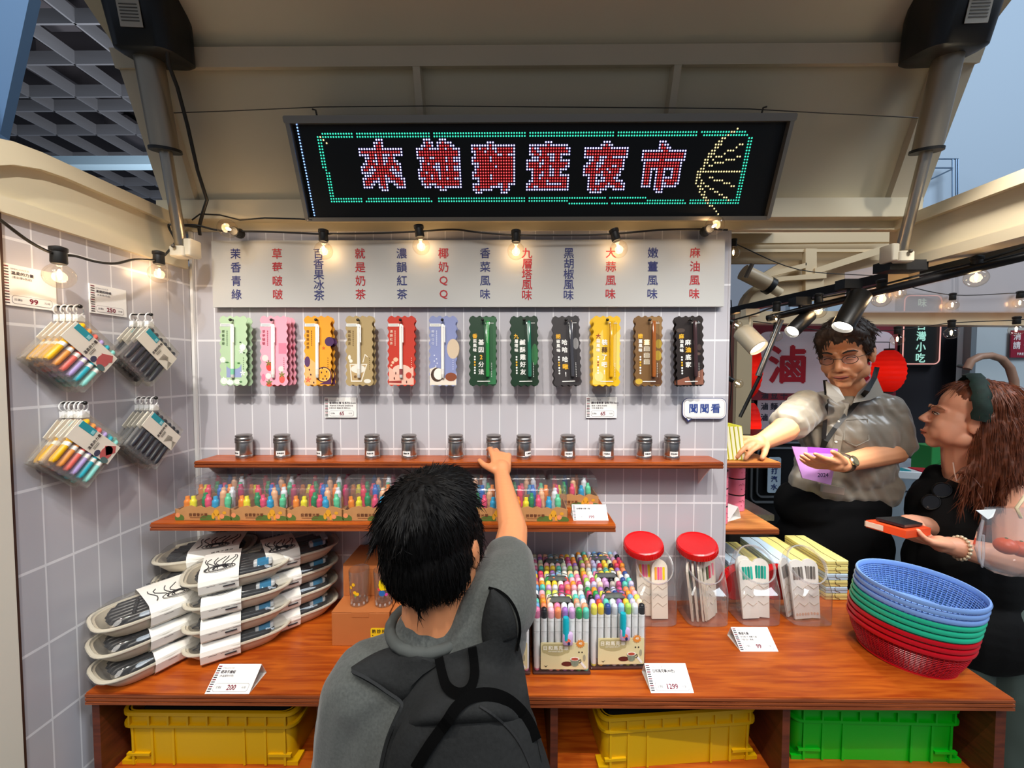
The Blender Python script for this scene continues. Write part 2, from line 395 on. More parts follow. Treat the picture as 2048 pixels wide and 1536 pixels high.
# inside of the cart behind the partition: cream roof panels with ribs
m = MB(); a = [P(1440, 470, 2.3), P(2100, 452, 2.3), P(2100, 660, 2.3), P(1440, 655, 2.3)]
b = MB(); zt, zb = CZ + .80, CZ + .30
b.slab([(XR + .0, 1.16, CZ + .44), (1.1, 1.16, CZ + .44), (1.6, 2.45, CZ + .86), (XR, 2.45, CZ + .86)], (0, 0, .03)); struct(b.obj('ceiling_cart', cream))
m = MB(); Db = 2.42
def B(px, py, d=0): return P(px, py, Db + d)
m.slab([B(1400, 470), B(1800, 470), B(1800, 645), B(1700, 612), B(1400, 640)], (0, .03, 0)) if False else None
m.slab([B(1440, 440, .06), B(1900, 440, .06), B(1900, 527, .06), B(1440, 527, .06)], (0, .02, 0)); m.slab([B(1570, 520, .05), B(1900, 520, .05), B(1900, 560, .05), B(1700, 605, .05), B(1640, 600, .05), B(1500, 562, .05)], (0, .02, 0)); m.slab([(1.105, 1.10, CZ + .25), (1.105, 1.16, CZ + .25), (1.105, 1.16, CZ + .44), (1.105, 1.10, CZ + .44)], (.03, 0, 0))
m.slab([B(1440, 470), B(1780, 470), B(1780, 487), B(1440, 490)], (0, -.03, 0))
m.slab([B(1440, 500), B(1800, 500), B(1800, 506), B(1440, 506)], (0, -.02, 0))
m.slab([B(1604, 500), B(1626, 500), B(1626, 580), B(1604, 588)], (0, -.03, 0))
m.slab([B(1620, 540), B(1770, 490), B(1785, 500), B(1620, 552)], (0, -.04, 0)); m.slab([B(1620, 588), B(1640, 584), B(1640, 545), B(1620, 548)], (0, -.03, 0))
m.slab([B(1500, 555), B(1606, 528), B(1606, 538), B(1510, 562)], (0, -.03, 0))
ao = [B(1462 + 12 + 95 * (1 - math.cos(R(t))), 622 - 66 * math.sin(R(t))) for t in range(0, 91, 10)] + [B(1640, 548)]
ai = [B(1462 + 24 + 90 * (1 - math.cos(R(t))), 618 - 54 * math.sin(R(t)), -.0) for t in range(0, 91, 10)] + [B(1640, 560)]
for i in range(len(ao) - 1): m.slab([ao[i], ao[i + 1], ai[i + 1], ai[i]], (0, -.05, 0))
m.slab(ai + [B(1640, 600), B(1486, 622)], (0, .02, 0))
struct(m.obj('trim_5', M('#d3bd98', .4)))
b = MB(); p0 = P(1440, 628, 2.4); p1 = P(2120, 652, 2.4)
b.slab([P(1470, 622, 2.4), P(2150, 622, 2.4), P(2150, 652, 2.4), P(1470, 646, 2.4)], (0, .1, 0)); struct(b.obj('trim_6', M('#d2bd9a', .4)))
b = MB(); x0 = P(1466, 700, 2.2).x; x1 = P(1496, 700, 2.2).x; b.box(((x0 + x1) / 2, 2.2, CZ - .34), (x1 - x0, .08, 1.24)); struct(b.obj('trim_7', M('#d8c29a', .45)))
b = MB(); x0 = P(1440, 700, 2.1).x; x1 = P(1464, 700, 2.1).x; b.box(((x0 + x1) / 2, 2.1, CZ - .34), (x1 - x0, .04, 1.24)); struct(b.obj('trim_8', M('#5d2e22', .5)))
# dark back wall of the neighbouring snack stall and pale wall at the right
b = MB(); b.slab([(1.1, 3.0, 0), (3.6, 3.0, 0), (3.6, 3.0, CZ + .40), (1.1, 3.0, CZ + .40)], (0, .05, 0)); struct(b.obj('wall_back_stall', M('#17171f', .6)))
xa = P(1922, 800, 2.9).x
b = MB(); b.slab([(xa, 2.9, 0), (5.2, 2.9, 0), (5.2, 2.9, CZ + .32), (xa, 2.9, CZ + .32)], (0, .04, 0)); struct(b.obj('wall_right', M('#b4c0c6', .6)))
b = MB(); b.box((xa, 2.86, CZ - .6), (.04, .05, 1.9)); struct(b.obj('trim_9', M('#8c959a', .35, .6)))
b = MB(); b.slab([P(1690, 545, 2.36), P(2150, 445, 2.36), P(2150, 625, 2.36), P(1690, 625, 2.36)], (0, .004, 0)); o = b.obj('plastic_sheet', CLEAR('#e9d6cd', .9, .28)); tag(o, 'hazy clear plastic sheet above the back beam, neon sign showing through it', 'sheet')
# ---------------------------------------------------------------- counter cabinet and shelves
cab = thing('counter_cabinet', 'long red-brown wooden display counter with open bays holding plastic crates', 'counter', (.07, .79, 0))
CX0, CX1 = -.915, 1.045
def CB(fn, name, mats, parent=cab, off=None):
    m = MB(Matrix.Translation(-V(off or cab.location))); fn(m); return m.obj(name, mats, parent)
def top(m):
    m.box(((CX0 + CX1) / 2, .79 + (YW - .79) / 2, CT - .0125), (CX1 - CX0, YW - .79, .025))
    m.box(((XR + CX1) / 2 + .005, (YW + 1.35) / 2, CT - .0125), (CX1 - XR - .01, 1.35 - YW, .025))
CB(top, 'worktop', wood)
def edge(m):
    for k in range(3): m.box(((CX0 + CX1) / 2, .7885, CT - .005 - k * .0082), (CX1 - CX0, .003, .0055))
CB(edge, 'plywood_edge', woode)
zs = CZ - .893
CB(lambda m: m.box(((CX0 + CX1) / 2, .97, zs - .009), (CX1 - CX0 - .02, .30, .018)), 'inner_shelf', wood)
for px, D in ((152, .80), (632, .81), (1110, .81), (1581, .81), (2028, .80)):
    x = min(max((px - 1030) / 770 * D, CX0 + .008), CX1 - .012)
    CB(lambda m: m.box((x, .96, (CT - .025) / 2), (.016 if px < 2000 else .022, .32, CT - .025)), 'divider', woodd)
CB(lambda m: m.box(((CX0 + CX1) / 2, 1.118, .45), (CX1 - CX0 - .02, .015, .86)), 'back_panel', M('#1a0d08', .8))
sh = thing('wall_shelf', 'long upper wooden wall shelf carrying the steel shakers', 'shelf', (-.16, 1.05, CZ - .2524))
m = MB(Matrix.Translation(-V(sh.location)))
m.slab([(-.886, 1.05, CZ - .2524), (.57, 1.05, CZ - .2524), (.57, YW, CZ - .2524), (-.886, YW, CZ - .2524)], (0, 0, -.018)); m.obj('board', wood, sh)
m = MB(Matrix.Translation(-V(sh.location)))
for k in range(2): m.box((-.158, 1.0488, CZ - .2575 - k * .008), (1.456, .003, .005))
m.obj('plywood_edge', woode, sh)
for x in (-.86, -.16, .54):
    m = MB(Matrix.Translation(-V(sh.location))); m.slab([(x, 1.06, CZ - .2704), (x, YW, CZ - .2704), (x, YW, CZ - .335)], (.003, 0, 0)); m.obj('bracket', white, sh)
sh2 = thing('wall_shelf', 'lower wooden wall shelf packed with clear boxes of bright highlighters', 'shelf', (-.33, .92, CZ - .373))
m = MB(Matrix.Translation(-V(sh2.location)))
m.slab([(-.889, .92, CZ - .373), (.243, .92, CZ - .373), (.243, YW, CZ - .373), (-.889, YW, CZ - .373)], (0, 0, -.019)); m.obj('board', wood, sh2)
m = MB(Matrix.Translation(-V(sh2.location)))
for k in range(2): m.box((-.323, .9188, CZ - .379 - k * .009), (1.132, .003, .006))
m.obj('plywood_edge', woode, sh2)
for x in (-.87, -.33, .22):
    m = MB(Matrix.Translation(-V(sh2.location))); m.slab([(x, .95, CZ - .392), (x, YW, CZ - .392), (x, YW, CZ - .49)], (.003, 0, 0)); m.obj('bracket', white, sh2)
def rshelf(z, yf, yb, lab):
    s = thing('wall_shelf', lab, 'shelf', (.7, yf, z)); m = MB(Matrix.Translation(-V(s.location)))
    m.slab([(.40, yf, z), (.795, yf, z), (.795, yb, z), (.40, yb, z)], (0, 0, -.018)); m.obj('board', WOOD('#a5602c', '#d08a48', .4), s)
    m = MB(Matrix.Translation(-V(s.location)))
    for k in range(2): m.box((.5975, yf - .0012, z - .005 - k * .008), (.395, .003, .005))
    m.obj('plywood_edge', woode, s)
    return s
rshelf(CZ - .276, YW + .02, 1.31, 'short upper shelf behind the partition with yellow books on it')
rshelf(CZ - .478, YW + .02, 1.36, 'short lower shelf behind the partition with pink tins on it')
# ---------------------------------------------------------------- lit dot-matrix sign on the hatch
bl, br, tl, tr = P(615, 440, 1.06), P(1535, 440, 1.06), P(577, 233, .972), P(1582, 233, .972)
bc, tc_ = (bl + br) / 2, (tl + tr) / 2
SW = ((br - bl).length + (tr - tl).length) / 2; yv = (tc_ - bc); SH = yv.length; yv.normalize(); xv = V((1, 0, 0)); nv = xv.cross(yv)
sign = thing('led_sign', 'long black dot-matrix sign with glowing red characters, hung under the hatch', 'sign', bc)
SF = frame(V((0, 0, 0)), xv, yv, nv)
def suv(px, py):
    r = ray(px, py); t = (bc - C0).dot(nv) / r.dot(nv); q = C0 + r * t - bc
    return q.dot(xv), q.dot(yv)
m = MB(SF); m.box((0, SH / 2, -.02), (SW - .01, SH - .01, .038)); m.obj('screen', M('#020203', .35), sign)
for nm, c, d in (('top_bar', (0, SH - .006, -.014), (SW + .012, .016, .058)), ('bottom_bar', (0, .003, -.016), (SW + .004, .010, .055)), ('side_bar', (-SW / 2 + .003, SH / 2, -.014), (.010, SH, .055)), ('side_bar', (SW / 2 - .003, SH / 2, -.014), (.010, SH, .055))):
    m = MB(SF); m.box(c, d, bev=.004); m.obj(nm, M('#a59c90', .35, .9), sign, smooth=40)
for s in (-1, 1):
    m = MB(SF); m.tube([(s * (SW / 2 - .07), SH, -.01), (s * (SW / 2 - .068), SH + .018, -.012), (s * (SW / 2 - .06), SH + .02, -.012)], .0022, 6); m.obj('hanging_hook', M('#4a423a', .5, .6), sign)
    m = MB(SF); m.box((s * (SW / 2 + .012), .02, -.02), (.006, .04, .012), RZ(-s * .25)); m.obj('corner_clip', M('#3a342e', .5), sign)
PT = .00668
dots = {}
def ij(px, py): u, v = suv(px, py); return round(u / PT), round(v / PT)
def put(i, j, k):
    if abs(i * PT) < SW / 2 - .012 and .012 < j * PT < SH - .014: dots[(i, j)] = k
def dline(pts, k, gap=None):
    for (a, b_), (c, d) in zip(pts, pts[1:]):
        i0, j0 = ij(a, b_); i1, j1 = ij(c, d); n = max(abs(i1 - i0), abs(j1 - j0), 1)
        for q in range(n + 1): put(round(i0 + (i1 - i0) * q / n), round(j0 + (j1 - j0) * q / n), k)
for y0, segs in ((266, ((646, 703), (714, 856), (868, 1050), (1062, 1224), (1236, 1392), (1406, 1488))), (272, ((643, 703), (714, 856), (868, 1050), (1062, 1224), (1236, 1392), (1406, 1496))), (398, ((664, 722), (736, 860), (876, 1048), (1058, 1210), (1222, 1366), (1380, 1476))), (404, ((668, 722), (734, 862), (876, 1048), (1058, 1212), (1222, 1368), (1378, 1474)))):
    for a, c in segs: dline([(a, y0), (c, y0)], 2)
dline([(638, 272), (664, 402)], 2); dline([(643, 272), (669, 402)], 2); dline([(1502, 276), (1478, 402)], 2); dline([(1496, 276), (1473, 402)], 2)
dline([(592, 250), (630, 432)], 3)
for l in ([(1474, 258), (1440, 284), (1414, 316), (1396, 350), (1394, 368)], [(1440, 290), (1418, 320), (1402, 350), (1402, 372), (1416, 398)], [(1394, 368), (1406, 392), (1436, 426)], [(1424, 322), (1486, 286)], [(1416, 332), (1480, 314)], [(1408, 343), (1478, 342)], [(1418, 356), (1468, 372)], [(1408, 368), (1458, 398)], [(1418, 308), (1452, 278)], [(644, 276), (654, 288)]): dline(l, 4)
for ch, cx in zip('來雄獅逛夜市', (767, 879, 989, 1097, 1210, 1323)):
    vs, fs = text_mesh(ch, 0); ci, cj = ij(cx, 337); inside = set()
    tri = [[vs[i] for i in f] for f in fs]
    def hit(x, y):
        for t3 in tri:
            s_ = [((t3[(k + 1) % len(t3)][0] - t3[k][0]) * (y - t3[k][1]) - (t3[(k + 1) % len(t3)][1] - t3[k][1]) * (x - t3[k][0])) for k in range(len(t3))]
            if all(q >= 0 for q in s_) or all(q <= 0 for q in s_): return True
        return False
    for i in range(-8, 9):
        for j in range(-9, 10):
            x, y = i / 16.0, j / 16.0
            if any(hit(x + a, y + c) for a, c in ((0, 0), (.024, 0), (-.024, 0), (0, .022), (0, -.022))): inside.add((i, j))
    for (i, j) in inside:
        for a in (-1, 0, 1):
            for c in (-1, 0, 1):
                if (ci + i + a, cj + j + c) not in dots: put(ci + i + a, cj + j + c, 1)
    for (i, j) in inside: put(ci + i, cj + j, 0)
m = MB(SF)
for (i, j), k in dots.items():
    x, y = i * PT, j * PT
    if k == 0: m.mat(0).prism(circ(x, y, PT * .42, n=6), 0, T(0, 0, .0006)); m.mat(5).prism(circ(x, y, PT * .17, n=5), 0, T(0, 0, .0009))
    else:
        if k == 1: m.mat(6).prism(circ(x, y, PT * .5, n=6), 0, T(0, 0, .0005))
        m.mat(k).prism(circ(x, y, PT * .32, n=6), 0, T(0, 0, .0009))
m.obj('led_dots', [EM('#b8040e', 1.1), EM('#c9c4ff', 2.8), EM('#3fe8c0', 1.3), EM('#8fb6ff', 2.0), EM('#ffe9a8', 1.5), EM('#ff8f90', 1.6), EM('#352c70', .5)], sign)
# ---------------------------------------------------------------- flavour board and wall cards
def wallmat(px, py, D): return T(P(px, py, D)) @ FACE
def sc(px, D=1.115): return px / 770 * D
bd = thing('flavour_board', 'long white board listing twelve flavour names in red and blue columns', 'sign', P(934, 547, 1.112))
m = MB(FACE); m.box((0, 0, -.006), (sc(1014), sc(131), .012)); m.obj('board', M('#c2c1bd', .55), bd)
FL = ['茉香青綠', '草莓啵啵', '百香果冰茶', '就是奶茶', '濃韻紅茶', '椰奶QQ', '香菜風味', '九層塔風味', '黑胡椒風味', '大蒜風味', '嫩薑風味', '麻油風味']
for k, s in enumerate(FL):
    px = 475 + k * 82.5; m = MB(FACE); n = len(s)
    for j, ch in enumerate(s):
        py = 508 + j * (80 if n == 4 else 82) / (n - 1)
        m.text(ch, sc(21.5), T(sc(px - 934), sc(547 - py), .0006), .012)
    m.obj('flavour_name', red if k % 2 else navy, bd)
def card_face(m, w, h, title, lines, price, mats0=0, unit='元/組'):
    "printed price card on plan z=0: 0 paper, 1 ink, 2 red, 3 grey, 4 white"
    k = min(h / .06, w / .088)
    n = 12 if h < .07 else 14
    for i in range(n): m.mat(2 if i % 3 == 0 else 1).box((-w / 2 + .0062 * k, h / 2 - .005 * k - i * (h - .010 * k) / (n - 1), .0003), (.0085 * k, .0022 * k, .0003))
    x0 = -w / 2 + .014 * k
    def L(s, y, size, mi, bold=0.0):
        wd = sum(.52 if c.isascii() else 1.0 for c in s) * size; m.mat(mi).text(s, size, T(x0 + wd / 2, y, .0004), bold)
    L('SIMBALION文具', h / 2 - .0085 * k, .0042 * k, 3); L(title, h / 2 - .0165 * k, .0072 * k, 1, .02)
    for i, s in enumerate(lines): L(s, h / 2 - (.0248 + .0068 * i) * k, .0052 * k, 1)
    bw = w - .022 * k; bh = .0165 * k; cx = x0 + bw / 2; cy = -h / 2 + .0125 * k
    m.mat(3).prism(rrect(bw, bh, bh * .3), .0003, T(cx, cy, 0)); m.mat(4).prism(rrect(bw - .0016 * k, bh - .0016 * k, bh * .27), .0003, T(cx, cy, .0002))
    m.mat(2).text(price, .0145 * k, T(cx + .001 * k, cy, .0007), .03)
    m.mat(1).text('定價$', .0052 * k, T(cx - bw * .36, cy, .0007)); m.mat(1).text(unit, .0046 * k, T(cx + bw * .36, cy, .0007))
CM = None
def card_mats(): return [paper, M('#3a3038', .6), M('#7c1a34', .6), M('#9a9296', .6), white]
def flat_card(label, mw, w, h, title, lines, price, unit='元/支'):
    o = thing('price_card', label, 'price card', mw.to_translation(), group='price cards on the walls'); q = mw.copy(); q.translation = (0, 0, 0)
    m = MB(q); m.box((0, 0, -.0015), (w, h, .003)); m.obj('card', paper, o)
    m = MB(q); card_face(m, w, h, title, lines, price, unit=unit); m.obj('printing', card_mats(), o); return o
flat_card('small price card marked 65 under the orange and tan pen packs', wallmat(681, 815, 1.124), sc(65), sc(41), '香味彩虹筆 全系列0.5mm', ['茉香青綠 草莓啵啵 百香果冰茶', '就是奶茶 濃韻紅茶 椰奶QQ'], '65')
flat_card('small price card marked 65 under the yellow pen pack', wallmat(1203, 815, 1.124), sc(62), sc(42), '調味香氛筆 全系列0.5mm', ['香菜 九層塔 黑胡椒', '大蒜 嫩薑 麻油'], '65')
LW = Matrix(((0, 0, 1, 0), (1, 0, 0, 0), (0, 1, 0, 0), (0, 0, 0, 1)))      # plan x -> +Y, plan y -> +Z, thickness -> +X (left wall)
def lwall(px, py, x): return T(PX(px, py, x)) @ LW
flat_card('left-wall price card marked 99 under the nearest bulb', lwall(61, 576, XW + .004), .084, .077, '溫柔的力量', ['(柔彩筆6色組)'], '99', '元/組')
flat_card('left-wall price card marked 250 above the dark pen pouches', lwall(218, 602, XW + .004), .080, .065, '柔韌的時候', ['(水墨筆6色組)'], '250', '元/組')
# speech-bubble sign
o = thing('speech_bubble_sign', 'white speech-bubble sign with blue writing at the end of the tiled wall', 'sign', P(1408, 817, 1.122))
def bub(g, z):
    r = rrect(sc(88) - g, sc(42) - g, sc(12) - g / 2, 5); i = 15
    return r
m = MB(FACE)
m.mat(0).prism(bub(0, 0), .002); m.prism([(sc(-38), sc(-19)), (sc(-32), sc(-27)), (sc(-23), sc(-20))], .002)
m.mat(1).prism(bub(.003, 0), .0003, T(0, 0, .002)); m.prism([(sc(-36), sc(-18)), (sc(-31.5), sc(-24)), (sc(-25), sc(-19))], .0003, T(0, 0, .002))
m.mat(2).prism(bub(.009, 0), .0003, T(0, 0, .0023)); m.mat(1).prism(bub(.011, 0), .0003, T(0, 0, .0026)); m.obj('bubble', [navy, M('#f2f1ee', .5), M('#b9a0a8', .6)], o)
m = MB(FACE)
for k, ch in enumerate('聞聞看'): m.text(ch, sc(19.5), T(sc((k - 1) * 22), 0, .0033), .02)
m.obj('lettering', M('#27438f', .6), o)
# ---------------------------------------------------------------- festoon lights
BULB = None
gl_m = CLEAR('#fffaf2', 1.2, 0.0, .02); fil = EM('#ffc98a', 34); sock = M('#14120f', .5)
def festoon(label, paths, bulbs, r=.024, group=None, power=.17, lights=True):
    o = thing('string_lights', label, 'string lights', bulbs[0][0])
    o0 = V(bulbs[0][0]); m = MB(T(-o0))
    for p in paths:
        pts = [V(q) for q in p]; sm = []
        for i in range(len(pts) - 1):
            a = pts[max(i - 1, 0)]; b_, c = pts[i], pts[i + 1]; d = pts[min(i + 2, len(pts) - 1)]
            for k in range(5):
                t = k / 5; sm.append(.5 * ((2 * b_) + (c - a) * t + (2 * a - 5 * b_ + 4 * c - d) * t * t + (3 * b_ - a - 3 * c + d) * t ** 3))
        sm.append(pts[-1]); m.tube(sm, .0028, 6)
    m.obj('cord', sock, o)
    for p, d in bulbs:
        d = V(d).normalized(); z = -d; x = z.orthogonal().normalized(); F = frame(V(p) - o0, x, z.cross(x), z)
        s = r / .024
        m = MB(F); m.lathe([(.011 * s, -.001), (.0125 * s, .002), (.0118 * s, .022 * s), (.0135 * s, .024 * s), (.0135 * s, .031 * s), (.006 * s, .034 * s)], 14); so = m.obj('socket', sock, o, smooth=40)
        m = MB(F); prof = [(max(r * math.sin(R(a)), .0008), -.025 * s - r * math.cos(R(a)) ) for a in range(0, 150, 12)] + [(.0105 * s, -.002)]; m.lathe(prof, 20, cap0=False, cap1=False); m.obj('bulb_glass', gl_m, so, smooth=60)
        m = MB(F); m.ell((0, 0, -.022 * s), (.0036 * s, .0036 * s, .011 * s), 8, 6); m.obj('filament', fil, so, smooth=80)
        if lights:
            L = bpy.data.lights.new('bulb_light', 'POINT'); L.energy = power; L.color = (1, .72, .42); L.shadow_soft_size = .012
            lo = bpy.data.objects.new('bulb_light', L); COL.objects.link(lo); lo.location = V(p) + d * .022
    return o
DN = (0, 0, -1)
bp = [P(467, 462, 1.06), P(647, 483, 1.075), P(840, 474, 1.075), P(1032, 484, 1.075), P(1233, 481, 1.075), P(1420, 457, 1.055)]
cord1 = [P(350, 452, 1.03), P(390, 450, 1.07), P(440, 461, 1.075), P(520, 463, 1.08), P(600, 466, 1.08), P(647, 468, 1.08), P(760, 466, 1.08), P(838, 463, 1.08), P(905, 459, 1.085), P(960, 465, 1.08), P(1032, 470, 1.08), P(1150, 470, 1.08), P(1225, 468, 1.08), P(1320, 460, 1.085), P(1400, 458, 1.085), P(1455, 460, 1.085)]
festoon('string of warm globe bulbs strung along the top of the flavour board', [cord1], [(bp[0], (.1, -1, -.1)), (bp[1], DN), (bp[2], (.12, 0, -1)), (bp[3], DN), (bp[4], (.25, -.1, -1)), (bp[5], (0, -1, -.05))])
b0, b1 = PX(118, 527, -.885), PX(318, 528, -.91)
festoon('string of two warm globe bulbs hanging across the left wall', [[PX(-40, 415, -.86), PX(0, 440, -.87), PX(60, 484, -.88), PX(110, 508, -.885), PX(150, 512, -.89), PX(190, 523, -.895), PX(230, 527, -.9), PX(270, 519, -.905), PX(318, 518, -.91), PX(345, 492, -.91), P(350, 480, 1.03), P(338, 455, 1.03), P(345, 449, 1.02), P(398, 455, 1.075)]], [(b0, DN), (b1, DN)], r=.0235)
R1 = [(1553, 622, 1.30), (1637, 607, 1.22), (1763, 581, 1.10), (1953, 537, .98)]
rb = [P(*q) for q in R1]
festoon('string of warm globe bulbs clipped under the black light track at right', [[P(1466, 640, 1.4), P(1510, 628, 1.34), P(1553, 613, 1.30), P(1637, 597, 1.22), P(1700, 585, 1.15), P(1763, 570, 1.10), P(1860, 545, 1.03), P(1953, 524, .98), P(2060, 490, .92)]], [(p, DN) for p in rb], r=.0225, power=.2)
R2 = [(1553, 660, 2.3), (1795, 668, 2.3), (1903, 655, 2.3), (2033, 648, 2.3)]
festoon('distant string of warm bulbs hanging below the back beam', [[P(1480, 640, 2.3), P(1553, 648, 2.3), P(1660, 662, 2.3), P(1795, 660, 2.3), P(1903, 646, 2.3), P(2033, 640, 2.3), P(2080, 634, 2.3)]], [(P(*q), DN) for q in R2], r=.033, power=1.0, lights=False)
R3 = [(1467, 494, 2.0), (1800, 576, 2.33), (1905, 600, 2.33), (2040, 596, 2.33), (1766, 560, 2.33)]
festoon('second distant string of warm bulbs above the back beam', [[P(1440, 480, 2.0), P(1467, 486, 2.0), P(1600, 540, 2.2), P(1766, 553, 2.33), P(1800, 568, 2.33), P(1905, 590, 2.33), P(2040, 586, 2.33), P(2090, 590, 2.33)]], [(P(*q), DN) for q in R3], r=.03, power=.7, lights=False)
R4 = [(1465, 646, 2.0), (1467, 762, 2.0)]
festoon('pair of warm bulbs on the cream post beside the tiled partition', [[P(1462, 600, 2.0), P(1464, 640, 2.0), P(1460, 700, 2.0), P(1464, 756, 2.0), P(1459, 820, 2.0)]], [(P(*q), (.7, -.4, -.5)) for q in R4], r=.024, lights=False)
# ---------------------------------------------------------------- hatch struts
alu = M('#b5ab9c', .32, .95); bakel = M('#090909', .42)
def strut(label, pb, pm, pt, head, r0, r1):
    o = thing('hatch_strut', label, 'strut', pb); o0 = V(pb); m = MB(T(-o0)); m.tube([pb, pm], r0, 18); m.obj('inner_rod', alu, o, smooth=50)
    m = MB(T(-o0)); m.tube([pm + (pb - pm) * .0, pt], r1, 20); m.obj('outer_tube', M('#a89c8a', .35, .85), o, smooth=50)
    d = (pt - pm).normalized(); m = MB(T(-o0)); m.tube([pm - d * .004, pm + d * .003], r1 * 1.16, 20); m.obj('end_ring', bakel, o, smooth=50)
    z = d; x = (V((1, 0, 0)) - z * z.x).normalized(); F = frame(pt - o0, x, z.cross(x), z)
    m = MB(F); m.box((0, -.012, -.09), (.052, .05, .03)) if False else None
    q = head
    lo = []
    for zz, k in ((-.042, .86), (-.036, 1.0), (.05, 1.08), (.12, 1.0)):
        lo.append([(p[0] * k, p[1] * k, zz) for p in rrect(.135, .105, .03, 4)])
    m.loft([[(a + q[0], c + q[1], e) for a, c, e in l] for l in lo]); mo = m.obj('motor_housing', bakel, o, smooth=50)
    m = MB(F); m.box((.01 + q[0], .0535 + q[1], .02) if False else (q[0] + .004, q[1] - .0575, .02), (.05, .001, .05)); m.mat(1)
    for i in range(6): m.box((q[0] + .004, q[1] - .0585, .036 - i * .006), (.04, .0006, .002))
    m.obj('rating_label', [M('#b8b4aa', .6), M('#55524c', .6)], o)
    # bracket foot
    m = MB(T(pb - o0)); m.box((0, 0, -.02), (.04, .035, .028), bev=.006); m.box((.024 * (1 if pb.x < 0 else -1), .008, -.008), (.02, .04, .045), bev=.005); m.mat(1).ell((0, -.024, -.01), .005, 8, 6); m.obj('bracket', [M('#d8cfba', .4), M('#4a4238', .4)], o, smooth=40)
    return o
strut('left telescopic hatch strut with black motor head', P(362, 490, 1.035), P(331, 300, .985), P(291, 78, .93), (.018, .0), .0135, .029)
strut('right telescopic hatch strut with black motor head', P(1803, 500, 1.03), P(1853, 301, .975), P(1906, 72, .92), (-.016, .0), .0125, .0275)
m = MB(); pts = [P(333, 90, .90), P(338, 130, .92), P(355, 175, .95), P(375, 250, .985), P(395, 340, 1.02), P(414, 400, 1.055), P(405, 428, 1.07), P(398, 455, 1.08), P(400, 470, 1.09)]
m.tube(pts, .0042, 7); m.tube([P(384, 440, 1.07), P(400, 428, 1.07), P(440, 430, 1.07), P(480, 440, 1.07), P(530, 436, 1.06), P(600, 438, 1.05), P(625, 440, 1.05)], .002, 6)
tag(m.obj('power_cable', sock, smooth=60), 'black cable running down the left edge of the hatch', 'cable')
# ---------------------------------------------------------------- light track with spotlights
tk = thing('light_track', 'long black ceiling light track under the right rail', 'light track', P(1700, 580, 1.15))
t0, t1 = P(1440, 627, 1.95), P(2100, 487, .93)
m = MB(T(-tk.location)); d = (t1 - t0).normalized(); sd = V((-d.y, d.x, 0)).normalized()
for off, w, h in ((0, .034, .030), ):
    lo = []
    for p in (t0, t1): lo.append([p + sd * a * w / 2 + V((0, 0, c * h / 2)) for a, c in ((-1, -1), (1, -1), (1, 1), (-1, 1))])
    m.loft(lo)
m.obj('rail', M('#17120f', .35, .3), tk)
m = MB(T(-tk.location)); m.tube([P(1535, 637, 1.33), P(1700, 597, 1.13), P(2090, 503, .91)], .011, 10); m.obj('conduit', M('#121112', .3, .3), tk, smooth=50)
m = MB(T(-tk.location)); m.box(P(1800, 534, 1.06), (.10, .05, .026)); m.obj('mounting_plate', black, tk)
def spot_lamp(label, a, c, r, mt, stem, glow=60):
    "a: rear end of the can, c: lamp end"
    o = thing('track_spotlight', label, 'spotlight', stem); o0 = V(stem); z = (V(c) - V(a)); L = z.length; z.normalize(); x = z.orthogonal().normalized(); F = frame(V(a) - o0, x, z.cross(x), z)
    m = MB(F); m.lathe([(r * .9, 0), (r, r * .12), (r, L - .002), (r * .93, L), (r * .9, L - .012)], 28, cap1=False); m.obj('lamp_body', mt, o, smooth=40)
    m = MB(F); m.lathe([(r * .88, L - .010), (r * .3, L - .008)], 24); m.obj('lamp_face', EM('#fff4e2', glow), o)
    mid = V(a) + z * L * .42; m = MB(T(-o0)); m.tube([V(stem), V(stem) - V((0, 0, .03)), mid + (V(stem) - mid).normalized() * r * .8], .0045, 8); m.box(V(stem) + V((0, 0, .004)), (.05, .034, .026)); m.obj('arm', mt if mt != bakel else bakel, o)
    return o
spot_lamp('cream track spotlight beside the tiled partition, aimed right', P(1484, 662, 1.42), P(1518, 697, 1.36), .034, M('#e2cfae', .4), P(1500, 628, 1.45), 3)
spot_lamp('middle black track spotlight, aimed down left', P(1618, 630, 1.25), P(1583, 664, 1.22), .022, bakel, P(1600, 606, 1.25), 6)
spot_lamp('black track spotlight glowing in front of the standing man', P(1722, 588, 1.10), P(1684, 655, 1.08), .026, bakel, P(1697, 572, 1.12), 14)
lamp('spotlight_beam', 'SPOT', P(1518, 697, 1.36), P(1640, 860, 1.35), 5, (1, .9, .75), .02, 70)
lamp('spotlight_beam', 'SPOT', P(1582, 668, 1.21), P(1545, 840, 1.32), 9, (1, .95, .85), .02, 75)
lamp('spotlight_beam', 'SPOT', (1.02, .62, 2.2), P(1880, 880, 1.25), 42, (1, .93, .85), .03, 50)
lamp('spotlight_beam', 'SPOT', P(1683, 660, 1.07), P(1610, 1050, 1.22), 9, (1, .95, .85), .02, 80)
